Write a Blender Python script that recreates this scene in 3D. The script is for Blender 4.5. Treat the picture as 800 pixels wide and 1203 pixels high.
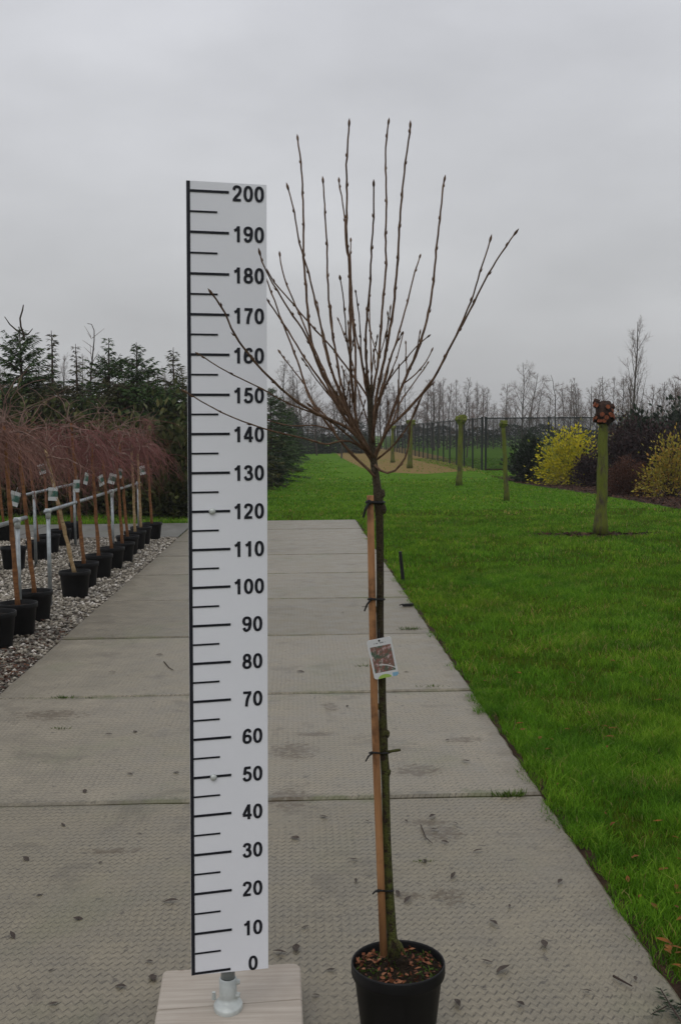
import bpy, math, random
import numpy as np
from mathutils import Vector, Matrix

for o in list(bpy.data.objects):
    bpy.data.objects.remove(o, do_unlink=True)
scene = bpy.context.scene
COL = scene.collection
R = math.radians
PI = math.pi

# ------------------------------------------------------------------ camera
F = 1284.0                       # focal length in photograph pixels (800 x 1203)
CAM_H = 1.60
YAW, PITCH, ROLL = R(-2.23), R(4.10), R(-0.40)
cam_m = Matrix.Rotation(YAW, 4, 'Z') @ Matrix.Rotation(PI / 2 - PITCH, 4, 'X') @ Matrix.Rotation(ROLL, 4, 'Z')
cd = bpy.data.cameras.new('camera')
cam = bpy.data.objects.new('camera', cd)
COL.objects.link(cam)
cam.matrix_world = Matrix.Translation((0, 0, CAM_H)) @ cam_m
cd.sensor_fit = 'VERTICAL'
cd.sensor_height = 36.0
cd.sensor_width = 24.0
cd.lens = F / 1203.0 * 36.0
cd.clip_start = 0.05
cd.clip_end = 5000
scene.camera = cam
CAM = Vector((0, 0, CAM_H))
R3 = cam_m.to_3x3()

# ------------------------------------------------------------------ world, sun, exposure
world = bpy.data.worlds.new('World')
scene.world = world
world.use_nodes = True
wn = world.node_tree
wn.nodes.clear()
SUN_EL, SUN_ROT = R(52), R(200)
sky = wn.nodes.new('ShaderNodeTexSky')
sky.sky_type = 'NISHITA'
sky.sun_disc = False
sky.sun_elevation = SUN_EL
sky.sun_rotation = SUN_ROT
sky.dust_density = 4.0
tc = wn.nodes.new('ShaderNodeTexCoord')
sep = wn.nodes.new('ShaderNodeSeparateXYZ')
wn.links.new(tc.outputs['Generated'], sep.inputs[0])
nz = wn.nodes.new('ShaderNodeTexNoise')
nz.inputs['Scale'].default_value = 2.2
nz.inputs['Detail'].default_value = 4
mpw = wn.nodes.new('ShaderNodeMapping')
mpw.inputs['Scale'].default_value = (1, 1, 2.6)
wn.links.new(tc.outputs['Generated'], mpw.inputs[0])
wn.links.new(mpw.outputs[0], nz.inputs['Vector'])
mad = wn.nodes.new('ShaderNodeMath'); mad.operation = 'MULTIPLY_ADD'
mad.inputs[1].default_value = 0.10
wn.links.new(nz.outputs['Fac'], mad.inputs[0])
wn.links.new(sep.outputs['Z'], mad.inputs[2])
ramp = wn.nodes.new('ShaderNodeValToRGB')
cr = ramp.color_ramp
cr.elements[0].position = 0.03; cr.elements[0].color = (0.452, 0.457, 0.462, 1)
cr.elements[1].position = 0.95; cr.elements[1].color = (0.86, 0.87, 0.92, 1)
e = cr.elements.new(0.20); e.color = (0.575, 0.582, 0.596, 1)
e = cr.elements.new(0.42); e.color = (0.645, 0.655, 0.69, 1)
wn.links.new(mad.outputs[0], ramp.inputs[0])
sc = wn.nodes.new('ShaderNodeVectorMath'); sc.operation = 'SCALE'
sc.inputs['Scale'].default_value = 10.0
nz2 = wn.nodes.new('ShaderNodeTexNoise'); nz2.inputs['Scale'].default_value = 3.2; nz2.inputs['Detail'].default_value = 5; nz2.inputs['Roughness'].default_value = 0.5
wn.links.new(mpw.outputs[0], nz2.inputs['Vector'])
mr = wn.nodes.new('ShaderNodeMapRange'); mr.inputs[1].default_value = 0.3; mr.inputs[2].default_value = 0.7; mr.inputs[3].default_value = 0.88; mr.inputs[4].default_value = 1.10
wn.links.new(nz2.outputs['Fac'], mr.inputs[0])
cl_ = wn.nodes.new('ShaderNodeVectorMath'); cl_.operation = 'SCALE'
wn.links.new(ramp.outputs[0], cl_.inputs[0]); wn.links.new(mr.outputs[0], cl_.inputs['Scale'])
wn.links.new(cl_.outputs[0], sc.inputs[0])
mixw = wn.nodes.new('ShaderNodeMixRGB')
mixw.inputs[0].default_value = 0.95
wn.links.new(sky.outputs[0], mixw.inputs[1])
wn.links.new(sc.outputs[0], mixw.inputs[2])
bg = wn.nodes.new('ShaderNodeBackground')
bg.inputs['Strength'].default_value = 0.10
wn.links.new(mixw.outputs[0], bg.inputs[0])
wo = wn.nodes.new('ShaderNodeOutputWorld')
wn.links.new(bg.outputs[0], wo.inputs[0])

sd = bpy.data.lights.new('sun', 'SUN')
sd.energy = 0.6
sd.angle = R(40)
sd.color = (1.0, 0.97, 0.93)
sun = bpy.data.objects.new('sun', sd)
COL.objects.link(sun)
sdir = Vector((math.sin(SUN_ROT) * math.cos(SUN_EL), math.cos(SUN_ROT) * math.cos(SUN_EL), math.sin(SUN_EL)))
sun.rotation_euler = sdir.to_track_quat('Z', 'Y').to_euler()
sun.location = (-4, -6, 12)
HAZE = 0.0007
vs = scene.view_settings
scene.display_settings.display_device = 'sRGB'
vs.view_transform = 'Standard'
vs.look = 'None'
vs.exposure = 0.0
vs.gamma = 1.0
vs.use_curve_mapping = False

# ------------------------------------------------------------------ measuring helpers (photograph pixel -> ray)
def ray(x, y):
    return R3 @ Vector(((x - 400.0) / F, -(y - 601.5) / F, -1.0))
def on_z(x, y, z=0.0):
    d = ray(x, y); t = (z - CAM_H) / d.z
    return CAM + d * t
def on_y(x, y, Y):
    d = ray(x, y); t = Y / d.y
    return CAM + d * t
def on_plane(x, y, p, n):
    d = ray(x, y); t = (p - CAM).dot(n) / d.dot(n)
    return CAM + d * t

# ------------------------------------------------------------------ mesh helpers
def link(name, me, m=None, parent=None, smooth=False):
    o = bpy.data.objects.new(name, me)
    COL.objects.link(o)
    if m is not None:
        me.materials.append(m)
    if smooth:
        me.polygons.foreach_set('use_smooth', [True] * len(me.polygons))
    if parent is not None:
        o.parent = parent
    return o

def np_mesh(name, V, Fs, rnd=None):
    V = np.asarray(V, dtype=np.float32); Fs = np.asarray(Fs, dtype=np.int32)
    me = bpy.data.meshes.new(name)
    k = Fs.shape[1]; M = Fs.shape[0]
    me.vertices.add(len(V)); me.vertices.foreach_set('co', V.ravel())
    me.loops.add(M * k); me.loops.foreach_set('vertex_index', Fs.ravel())
    me.polygons.add(M)
    me.polygons.foreach_set('loop_start', np.arange(0, M * k, k, dtype=np.int32))
    me.polygons.foreach_set('loop_total', np.full(M, k, dtype=np.int32))
    me.update(calc_edges=True)
    if rnd is not None:
        a = me.attributes.new('rnd', 'FLOAT', 'FACE')
        a.data.foreach_set('value', np.asarray(rnd, dtype=np.float32))
    me.validate()
    return me

class MB:
    def __init__(s, org=(0, 0, 0)):
        s.v = []; s.f = []; s.org = Vector(org)
    def add(s, vs_, fs_):
        n = len(s.v)
        s.v += [Vector(p) - s.org for p in vs_]
        s.f += [tuple(i + n for i in q) for q in fs_]
    def box(s, c, d, rz=0.0, mtx=None):
        c = Vector(c); x, y, z = d[0] / 2, d[1] / 2, d[2] / 2
        m = mtx if mtx is not None else Matrix.Rotation(rz, 3, 'Z')
        vs_ = [c + m @ Vector((a * x, b * y, e_ * z)) for a in (-1, 1) for b in (-1, 1) for e_ in (-1, 1)]
        s.add(vs_, [(0, 1, 3, 2), (4, 6, 7, 5), (0, 4, 5, 1), (2, 3, 7, 6), (0, 2, 6, 4), (1, 5, 7, 3)])
    def tube(s, pts, rad, sides=6, cap=True):
        pts = [Vector(p) for p in pts]
        if not hasattr(rad, '__len__'): rad = [rad] * len(pts)
        rings = []
        t0 = (pts[1] - pts[0]).normalized()
        ref = Vector((0, 0, 1)) if abs(t0.z) < 0.9 else Vector((1, 0, 0))
        u = t0.cross(ref).normalized()
        for i, p in enumerate(pts):
            if i == 0: t = pts[1] - pts[0]
            elif i == len(pts) - 1: t = pts[-1] - pts[-2]
            else: t = pts[i + 1] - pts[i - 1]
            t = t.normalized() if t.length > 1e-9 else t0
            u = (u - t * u.dot(t))
            u = u.normalized() if u.length > 1e-6 else t.orthogonal().normalized()
            w = t.cross(u)
            rings.append([p + (u * math.cos(2 * PI * k / sides) + w * math.sin(2 * PI * k / sides)) * rad[i] for k in range(sides)])
        vs_ = [p for r_ in rings for p in r_]
        fs_ = []
        for i in range(len(pts) - 1):
            for k in range(sides):
                a = i * sides + k; b = i * sides + (k + 1) % sides
                fs_.append((a, b, b + sides, a + sides))
        if cap:
            fs_.append(tuple(reversed(range(sides))))
            n = (len(pts) - 1) * sides
            fs_.append(tuple(n + k for k in range(sides)))
        s.add(vs_, fs_)
    def lathe(s, c, prof, sides=32, close=False):
        c = Vector(c); vs_ = []; fs_ = []
        for r_, z in prof:
            for k in range(sides):
                a = 2 * PI * k / sides
                vs_.append(c + Vector((r_ * math.cos(a), r_ * math.sin(a), z)))
        for i in range(len(prof) - 1):
            for k in range(sides):
                a = i * sides + k; b = i * sides + (k + 1) % sides
                fs_.append((a, b, b + sides, a + sides))
        s.add(vs_, fs_)
    def lump(s, c, r_, rng, seg=7, rings=5, amp=0.25):
        c = Vector(c); vs_ = [c + Vector((0, 0, -r_[2]))]; fs_ = []
        for i in range(1, rings):
            th = PI * i / rings
            for k in range(seg):
                a = 2 * PI * k / seg
                q = 1 + rng.uniform(-amp, amp)
                vs_.append(c + Vector((r_[0] * math.sin(th) * math.cos(a) * q, r_[1] * math.sin(th) * math.sin(a) * q, -r_[2] * math.cos(th) * q)))
        vs_.append(c + Vector((0, 0, r_[2])))
        for k in range(seg):
            fs_.append((0, 1 + (k + 1) % seg, 1 + k))
        for i in range(rings - 2):
            for k in range(seg):
                a = 1 + i * seg + k; b = 1 + i * seg + (k + 1) % seg
                fs_.append((a, b, b + seg, a + seg))
        n = len(vs_) - 1; b0 = 1 + (rings - 2) * seg
        for k in range(seg):
            fs_.append((b0 + k, b0 + (k + 1) % seg, n))
        s.add(vs_, fs_)
    def mesh(s, name):
        me = bpy.data.meshes.new(name)
        me.from_pydata([tuple(p) for p in s.v], [], s.f)
        me.update()
        return me
    def build(s, name, m, parent=None, smooth=False):
        return link(name, s.mesh(name), m, parent, smooth)

def tag(o, label=None, cat=None, group=None, kind=None):
    if label: o['label'] = label
    if cat: o['category'] = cat
    if group: o['group'] = group
    if kind: o['kind'] = kind
    return o
def thing(name, loc, label, cat, group=None, rz=0.0):
    o = bpy.data.objects.new(name, None)
    COL.objects.link(o)
    o.location = loc; o.rotation_euler = (0, 0, rz)
    o.empty_display_size = 0.1
    return tag(o, label, cat, group)
def copy_tree(root, loc, rz=0.0, scale=(1, 1, 1), label=None, group=None):
    def cp(o, parent):
        c = o.copy(); COL.objects.link(c)
        if parent is not None: c.parent = parent
        for ch in [q for q in o.children]:
            cp(ch, c)
        return c
    r_ = cp(root, None)
    r_.location = loc; r_.rotation_euler = (0, 0, rz); r_.scale = scale
    if label: r_['label'] = label
    if group: r_['group'] = group
    return r_

def kites(P, D, L, W, rng, up_bias=None):
    """leaf-shaped quads: base P, direction D, length L, width W"""
    P = np.asarray(P); D = np.asarray(D)
    D = D / (np.linalg.norm(D, axis=1, keepdims=True) + 1e-9)
    n = len(P)
    q = rng.normal(size=(n, 3))
    if up_bias is not None: q = q + np.array([0, 0, up_bias])
    S = np.cross(D, q); S /= (np.linalg.norm(S, axis=1, keepdims=True) + 1e-9)
    L = np.broadcast_to(L, n)[:, None]; W = np.broadcast_to(W, n)[:, None]
    mid = P + D * L * 0.45
    N = np.cross(S, D)
    V = np.stack([P, mid + S * W / 2, P + D * L - N * L * 0.12, mid - S * W / 2], axis=1).reshape(-1, 3)
    Fs = np.arange(4 * n).reshape(n, 4)
    return V, Fs

# ------------------------------------------------------------------ material helpers
class NT:
    def __init__(s, name, rough=0.8, spec=0.3):
        s.m = bpy.data.materials.new(name); s.m.use_nodes = True
        s.t = s.m.node_tree; s.b = s.t.nodes['Principled BSDF']
        s.b.inputs['Roughness'].default_value = rough
        s.b.inputs['Specular IOR Level'].default_value = spec
        g = s.t.nodes.new('ShaderNodeNewGeometry'); s.geo = g
        c = s.t.nodes.new('ShaderNodeTexCoord'); s.obj = c.outputs['Object']
        s.pos = g.outputs['Position']
    def set(s, sock, v):
        if isinstance(v, (int, float)): sock.default_value = v
        elif isinstance(v, tuple):
            sock.default_value = v if len(v) == len(sock.default_value) else tuple(v) + (1.0,)
        else: s.t.links.new(v, sock)
    def math(s, op, a, b=0.0, c=0.0, clamp=False):
        n = s.t.nodes.new('ShaderNodeMath'); n.operation = op; n.use_clamp = clamp
        s.set(n.inputs[0], a); s.set(n.inputs[1], b); s.set(n.inputs[2], c)
        return n.outputs[0]
    def noise(s, scale, detail=4.0, rough=0.55, vec=None, out='Fac', dist=0.0):
        n = s.t.nodes.new('ShaderNodeTexNoise')
        n.inputs['Scale'].default_value = scale; n.inputs['Detail'].default_value = detail
        n.inputs['Roughness'].default_value = rough; n.inputs['Distortion'].default_value = dist
        s.t.links.new(vec if vec is not None else s.pos, n.inputs['Vector'])
        return n.outputs[out]
    def voronoi(s, scale, feature='F1', out='Distance', vec=None, rnd=1.0):
        n = s.t.nodes.new('ShaderNodeTexVoronoi'); n.feature = feature
        n.inputs['Scale'].default_value = scale; n.inputs['Randomness'].default_value = rnd
        s.t.links.new(vec if vec is not None else s.pos, n.inputs['Vector'])
        return n.outputs[out]
    def mapping(s, scale, vec=None, rot=(0, 0, 0)):
        n = s.t.nodes.new('ShaderNodeMapping')
        n.inputs['Scale'].default_value = scale; n.inputs['Rotation'].default_value = rot
        s.t.links.new(vec if vec is not None else s.pos, n.inputs['Vector'])
        return n.outputs[0]
    def range(s, v, a, b, c=0.0, d=1.0, smooth=False):
        n = s.t.nodes.new('ShaderNodeMapRange')
        if smooth: n.interpolation_type = 'SMOOTHSTEP'
        s.set(n.inputs[0], v)
        for i, q in enumerate((a, b, c, d)): s.set(n.inputs[i + 1], q)
        return n.outputs[0]
    def mix(s, fac, a, b, mode='MIX'):
        n = s.t.nodes.new('ShaderNodeMixRGB'); n.blend_type = mode
        s.set(n.inputs[0], fac); s.set(n.inputs[1], a); s.set(n.inputs[2], b)
        return n.outputs[0]
    def ramp(s, fac, stops):
        n = s.t.nodes.new('ShaderNodeValToRGB'); c = n.color_ramp
        c.elements[0].position, c.elements[0].color = stops[0][0], tuple(stops[0][1]) + (1,)
        c.elements[1].position, c.elements[1].color = stops[-1][0], tuple(stops[-1][1]) + (1,)
        for p, q in stops[1:-1]:
            c.elements.new(p).color = tuple(q) + (1,)
        s.set(n.inputs[0], fac)
        return n.outputs[0]
    def attr(s, name, out='Fac'):
        n = s.t.nodes.new('ShaderNodeAttribute'); n.attribute_name = name
        return n.outputs[out]
    def sepxyz(s, vec):
        n = s.t.nodes.new('ShaderNodeSeparateXYZ'); s.t.links.new(vec, n.inputs[0])
        return n.outputs
    def combine(s, x, y, z):
        n = s.t.nodes.new('ShaderNodeCombineXYZ')
        s.set(n.inputs[0], x); s.set(n.inputs[1], y); s.set(n.inputs[2], z)
        return n.outputs[0]
    def color(s, c): s.set(s.b.inputs['Base Color'], c); return s
    def rough(s, c): s.set(s.b.inputs['Roughness'], c); return s
    def bump(s, h, strength=0.5, dist=0.01):
        n = s.t.nodes.new('ShaderNodeBump')
        n.inputs['Strength'].default_value = strength; n.inputs['Distance'].default_value = dist
        s.set(n.inputs['Height'], h)
        s.t.links.new(n.outputs[0], s.b.inputs['Normal'])
        return s

def simple(name, c, rough=0.6, spec=0.4, var=0.25, scale=30, metal=0.0, bump=0.0):
    n = NT(name, rough, spec)
    f = n.noise(scale, 5, vec=n.obj)
    lo = tuple(q * (1 - var) for q in c); hi = tuple(min(1, q * (1 + var)) for q in c)
    n.color(n.ramp(f, [(0.3, lo), (0.7, hi)]))
    n.b.inputs['Metallic'].default_value = metal
    if bump: n.bump(f, bump, 0.003)
    return n.m

def leafmat(name, stops, rough=0.6, transl=0.0, nscale=1.5, spec=0.2):
    n = NT(name, rough, spec)
    a = n.attr('rnd')
    c = n.ramp(a, stops)
    big = n.noise(nscale, 3)
    c = n.mix(1.0, c, n.ramp(big, [(0.3, (0.72, 0.72, 0.72)), (0.7, (1.2, 1.2, 1.2))]), 'MULTIPLY')
    n.color(c)
    if transl > 0:
        tr = n.t.nodes.new('ShaderNodeBsdfTranslucent'); n.t.links.new(c, tr.inputs[0])
        mx = n.t.nodes.new('ShaderNodeMixShader'); mx.inputs[0].default_value = transl
        out = n.t.nodes['Material Output']
        n.t.links.new(n.b.outputs[0], mx.inputs[1]); n.t.links.new(tr.outputs[0], mx.inputs[2])
        n.t.links.new(mx.outputs[0], out.inputs[0])
    return n.m

PXL, PXR = -1.875, 1.075
STAINS = []
for (x_, y_, a_, b_) in ((345, 882, .13, .16), (340, 938, .10, .16), (372, 862, .12, .05), (388, 830, .05, .12), (518, 978, .09, .10), (525, 1052, .06, .07), (478, 1052, .05, .04), (500, 965, .10, .04), (490, 905, .12, .10), (250, 1090, .05, .05), (60, 840, .2, .12), (545, 868, .10, .06), (130, 1000, .12, .03)):
    p_ = on_z(x_, y_, 0); STAINS.append((p_.x, p_.y, a_, b_))
# ---- concrete slabs with an expanded-mesh imprint
def concrete(name, pattern=True, base=(0.228, 0.198, 0.142)):
    n = NT(name, 0.6, 0.5)
    x, y, z = n.sepxyz(n.pos)
    wob = n.noise(7, 3)
    wx = n.math('MULTIPLY_ADD', wob, 0.014, x)
    wy = n.math('MULTIPLY_ADD', n.noise(5, 2), 0.030, y)
    def line(c, w):
        fr = n.math('FRACT', c)
        d = n.math('ABSOLUTE', n.math('SUBTRACT', fr, 0.5))
        return n.range(d, 0.5 - w, 0.5 - w * 0.3, 0, 1, True)
    tri = n.math('PINGPONG', n.math('DIVIDE', wx, 0.0135), 1.0)
    v = n.math('DIVIDE', wy, 0.0375)
    zig = line(n.math('MULTIPLY_ADD', tri, 0.55, v), 0.17)
    rise = n.range(n.math('FRACT', n.math('DIVIDE', wx, 0.027)), 0.40, 0.60)
    zig = n.math('MULTIPLY', zig, n.math('ADD', 0.45, n.math('MULTIPLY', rise, 0.55)))
    col_ = n.math('MULTIPLY', line(n.math('DIVIDE', wx, 0.027), 0.16), 0.35)
    pat = n.math('MAXIMUM', zig, n.math('MULTIPLY', col_, n.range(n.noise(1.1, 2), 0.45, 0.6)))
    gone = n.range(n.noise(1.9, 6, 0.65), 0.30, 0.52, 0.30, 1.0)
    brk = n.range(n.noise(55, 3, 0.6), 0.30, 0.54, 0.22, 1.0)
    pat = n.math('MULTIPLY', n.math('MULTIPLY', pat, gone), brk)
    fine = n.noise(60, 6, 0.7)
    mid = n.noise(5, 5, 0.6)
    big = n.noise(0.7, 4, 0.6)
    col = n.ramp(mid, [(0.25, tuple(q * 0.76 for q in base)), (0.75, tuple(q * 1.18 for q in base))])
    col = n.mix(n.range(big, 0.35, 0.7, 0, 0.45), col, tuple(q * w for q, w in zip(base, (0.72, 0.74, 0.66))))
    col = n.mix(0.55, col, n.ramp(fine, [(0.3, (0.55, 0.55, 0.55)), (0.7, (1.3, 1.3, 1.3))]), 'MULTIPLY')
    if pattern:
        col = n.mix(n.math('MULTIPLY', pat, 0.85), col, (0.050, 0.043, 0.031))
    # earthy stains
    st = n.range(n.noise(2.1, 9, 0.72, dist=0.6), 0.555, 0.63, 0, 0.5)
    col = n.mix(st, col, (0.092, 0.078, 0.054))
    sp = n.range(n.noise(26, 4, 0.65), 0.615, 0.66, 0, 0.75)
    col = n.mix(sp, col, (0.06, 0.05, 0.036))
    gr = n.range(n.noise(1.1, 5, 0.6, dist=0.8), 0.56, 0.66, 0, 0.28)
    col = n.mix(gr, col, (0.115, 0.125, 0.06))
    if pattern:
        k_ = n.math('DIVIDE', n.math('SUBTRACT', n.math('SUBTRACT', y, 0.81), n.math('MULTIPLY', x, 0.010)), 1.953)
        wnn = n.t.nodes.new('ShaderNodeTexWhiteNoise'); wnn.noise_dimensions = '1D'
        n.t.links.new(n.math('FLOOR', k_), wnn.inputs['W'])
        col = n.mix(1.0, col, n.ramp(wnn.outputs['Value'], [(0.0, (0.86, 0.85, 0.82)), (0.5, (1.0, 1.0, 1.0)), (1.0, (1.10, 1.10, 1.12))]), 'MULTIPLY')
        fr_ = n.math('FRACT', k_)
        dj = n.math('MULTIPLY', n.math('MINIMUM', fr_, n.math('SUBTRACT', 1.0, fr_)), 1.953)
        ds = n.math('MINIMUM', n.math('SUBTRACT', PXR, x), n.math('ADD', x, -PXL))
        en = n.noise(7, 6, 0.7)
        ej = n.range(n.math('ADD', dj, n.math('MULTIPLY', n.math('SUBTRACT', en, 0.5), 0.35)), 0.0, 0.06, 0.7, 0.0)
        es = n.range(n.math('ADD', ds, n.math('MULTIPLY', n.math('SUBTRACT', en, 0.5), 0.5)), 0.0, 0.14, 0.6, 0.0)
        col = n.mix(ej, col, n.mix(n.range(n.noise(3, 3), 0.45, 0.55), (0.085, 0.075, 0.050, 1.0), (0.085, 0.095, 0.032, 1.0)))
        col = n.mix(es, col, (0.11, 0.092, 0.060))
        nn = n.noise(26, 8, 0.74)
        for (sx_, sy_, ra, rb) in STAINS:
            dx = n.math('DIVIDE', n.math('SUBTRACT', x, sx_), ra); dy = n.math('DIVIDE', n.math('SUBTRACT', y, sy_), rb)
            d = n.math('ADD', n.math('MULTIPLY', dx, dx), n.math('MULTIPLY', dy, dy))
            mk = n.range(n.math('ADD', d, n.math('MULTIPLY', n.math('SUBTRACT', nn, 0.5), 9.0)), 0.0, 1.0, 0.78, 0.0)
            col = n.mix(mk, col, (0.070, 0.048, 0.022))
    n.color(col)
    n.rough(n.range(mid, 0.3, 0.7, 0.34, 0.56))
    h = n.math('MULTIPLY_ADD', pat, -0.8, n.math('MULTIPLY', fine, 0.35)) if pattern else fine
    n.bump(h, 0.55, 0.004)
    return n.m

def grass_ground():
    n = NT('lawn_soil', 0.95, 0.05)
    mid = n.noise(1.2, 5, 0.6); fine = n.noise(38, 4, 0.7)
    big = n.noise(0.16, 3)
    c = n.ramp(mid, [(0.3, (0.046, 0.112, 0.003)), (0.55, (0.074, 0.166, 0.005)), (0.75, (0.104, 0.195, 0.010))])
    c = n.mix(0.7, c, n.ramp(fine, [(0.3, (0.5, 0.5, 0.5)), (0.7, (1.35, 1.35, 1.3))]), 'MULTIPLY')
    c = n.mix(n.range(big, 0.45, 0.7, 0, 0.5), c, (0.095, 0.19, 0.007))
    c = n.mix(n.range(n.noise(2.6, 5, 0.7), 0.66, 0.74, 0, 0.6), c, (0.04, 0.03, 0.016))
    n.color(c); n.bump(fine, 0.7, 0.03)
    return n.m

def gravel_mat():
    n = NT('gravel', 0.85, 0.25)
    d = n.voronoi(38, 'F1', 'Distance'); cc = n.voronoi(38, 'F1', 'Color')
    r_, g_, b_ = n.sepxyz(cc)
    c = n.ramp(r_, [(0.0, (0.10, 0.085, 0.065)), (0.5, (0.24, 0.215, 0.18)), (1.0, (0.42, 0.39, 0.34))])
    c = n.mix(n.range(d, 0.35, 0.75), c, (0.03, 0.025, 0.02))
    c = n.mix(n.range(n.noise(0.9, 5, 0.65), 0.52, 0.66, 0, 0.8), c, (0.07, 0.038, 0.022))
    n.color(c); n.bump(n.math('SUBTRACT', 1.0, d), 0.9, 0.02)
    return n.m

def soilmat(name, a, b, scale=14):
    n = NT(name, 0.95, 0.15)
    f = n.noise(scale, 7, 0.7)
    n.color(n.ramp(f, [(0.3, a), (0.7, b)])); n.bump(f, 0.9, 0.03)
    return n.m

def bark(name, stops, scale=(40, 40, 9), moss=None, mossamt=(0.5, 0.65), rough=0.85, bump=0.7, dist=0.004, local=True):
    n = NT(name, rough, 0.2)
    vec = n.mapping(scale, n.obj if local else n.pos)
    f = n.noise(1.0, 6, 0.65, vec=vec)
    c = n.ramp(f, stops)
    if moss:
        f2 = n.noise(0.35, 5, 0.7, vec=vec)
        c = n.mix(n.range(f2, mossamt[0], mossamt[1]), c, moss)
    n.color(c); n.bump(f, bump, dist)
    return n.m

M = {}
M['concrete'] = concrete('path_concrete')
M['concrete_plain'] = concrete('cross_path_concrete', False, (0.17, 0.165, 0.15))
M['field'] = grass_ground()
M['lawn'] = soilmat('lawn_soil_thatch', (0.026, 0.050, 0.003), (0.075, 0.098, 0.013), 22)
M['lawn'].node_tree.nodes['Principled BSDF'].inputs['Specular IOR Level'].default_value = 0.0
M['gravel'] = gravel_mat()
M['mulch'] = soilmat('bark_mulch', (0.014, 0.009, 0.006), (0.06, 0.032, 0.018))
M['litter_soil'] = soilmat('leaf_strewn_soil', (0.11, 0.085, 0.022), (0.26, 0.165, 0.05), 5)
M['joint'] = soilmat('mossy_joint', (0.02, 0.02, 0.008), (0.05, 0.055, 0.02), 30)
def grass_mat():
    n = NT('grass_blades', 0.7, 0.06)
    c = n.ramp(n.attr('rnd'), [(0.0, (0.028, 0.076, 0.006)), (0.28, (0.074, 0.185, 0.011)), (0.60, (0.132, 0.295, 0.018)), (0.86, (0.225, 0.40, 0.04)), (0.94, (0.32, 0.27, 0.07)), (1.0, (0.38, 0.31, 0.13))])
    a = n.range(n.noise(0.55, 5, 0.65), 0.42, 0.62)
    c = n.mix(n.math('MULTIPLY', a, 0.55), c, n.mix(1.0, c, (1.55, 1.12, 1.1, 1.0), 'MULTIPLY'))
    d = n.range(n.noise(2.3, 5, 0.65), 0.46, 0.62)
    c = n.mix(n.math('MULTIPLY', d, 0.65), c, n.mix(1.0, c, (0.46, 0.56, 0.8, 1.0), 'MULTIPLY'))
    e_ = n.range(n.noise(1.4, 6, 0.7, dist=0.5), 0.60, 0.70)
    c = n.mix(n.math('MULTIPLY', e_, 0.5), c, (0.15, 0.14, 0.035))
    n.color(c)
    tr = n.t.nodes.new('ShaderNodeBsdfTranslucent'); n.t.links.new(c, tr.inputs[0])
    mx = n.t.nodes.new('ShaderNodeMixShader'); mx.inputs[0].default_value = 0.35
    n.t.links.new(n.b.outputs[0], mx.inputs[1]); n.t.links.new(tr.outputs[0], mx.inputs[2])
    n.t.links.new(mx.outputs[0], n.t.nodes['Material Output'].inputs[0])
    return n.m
M['grass'] = grass_mat()
M['pebble'] = leafmat('pebbles', [(0.0, (0.07, 0.06, 0.045)), (0.3, (0.19, 0.165, 0.125)), (0.7, (0.36, 0.325, 0.265)), (1.0, (0.62, 0.58, 0.52))], 0.7, 0.0, 0.8, 0.3)
M['panel'] = simple('white_board_lacquer', (0.76, 0.775, 0.82), 0.35, 0.4, 0.03, 4)
M['ink'] = simple('black_ink', (0.010, 0.011, 0.017), 0.45, 0.3, 0.1)
M['galv'] = simple('galvanised_steel', (0.33, 0.36, 0.37), 0.45, 0.5, 0.22, 22, 0.75)
M['galv_cast'] = simple('cast_galvanised', (0.50, 0.53, 0.51), 0.5, 0.5, 0.15, 30, 0.35, 0.2)
M['black_plastic'] = simple('black_pot_plastic', (0.0065, 0.0065, 0.007), 0.5, 0.22, 0.35, 14)
M['tie'] = simple('black_rubber_tie', (0.008, 0.008, 0.008), 0.6, 0.3, 0.2)
M['soil'] = soilmat('potting_soil', (0.008, 0.006, 0.004), (0.04, 0.026, 0.015), 60)

def plankmat():
    n = NT('pale_sawn_wood', 0.8, 0.2)
    vec = n.mapping((3, 60, 60), n.pos, (0, 0, 0.05))
    f = n.noise(1.0, 6, 0.6, vec=vec); g = n.noise(4, 4, 0.6)
    c = n.ramp(f, [(0.25, (0.31, 0.27, 0.225)), (0.75, (0.48, 0.43, 0.37))])
    c = n.mix(n.range(g, 0.5, 0.72, 0, 0.5), c, (0.31, 0.255, 0.205))
    k = n.voronoi(7, 'F1', 'Distance')
    c = n.mix(n.range(k, 0.05, 0.12, 0.75, 0.0), c, (0.11, 0.06, 0.035))
    n.color(c); n.bump(f, 0.4, 0.002)
    return n.m
M['plank'] = plankmat()

def stakemat():
    n = NT('stake_wood', 0.75, 0.25)
    vec = n.mapping((60, 60, 5), n.pos)
    f = n.noise(1.0, 5, 0.6, vec=vec); g = n.noise(9, 5, 0.7)
    c = n.ramp(f, [(0.25, (0.20, 0.095, 0.040)), (0.75, (0.40, 0.205, 0.09))])
    c = n.mix(n.range(g, 0.5, 0.66, 0, 0.75), c, (0.075, 0.032, 0.016))
    n.color(c); n.bump(f, 0.4, 0.002)
    return n.m
M['stake'] = stakemat()

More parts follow.
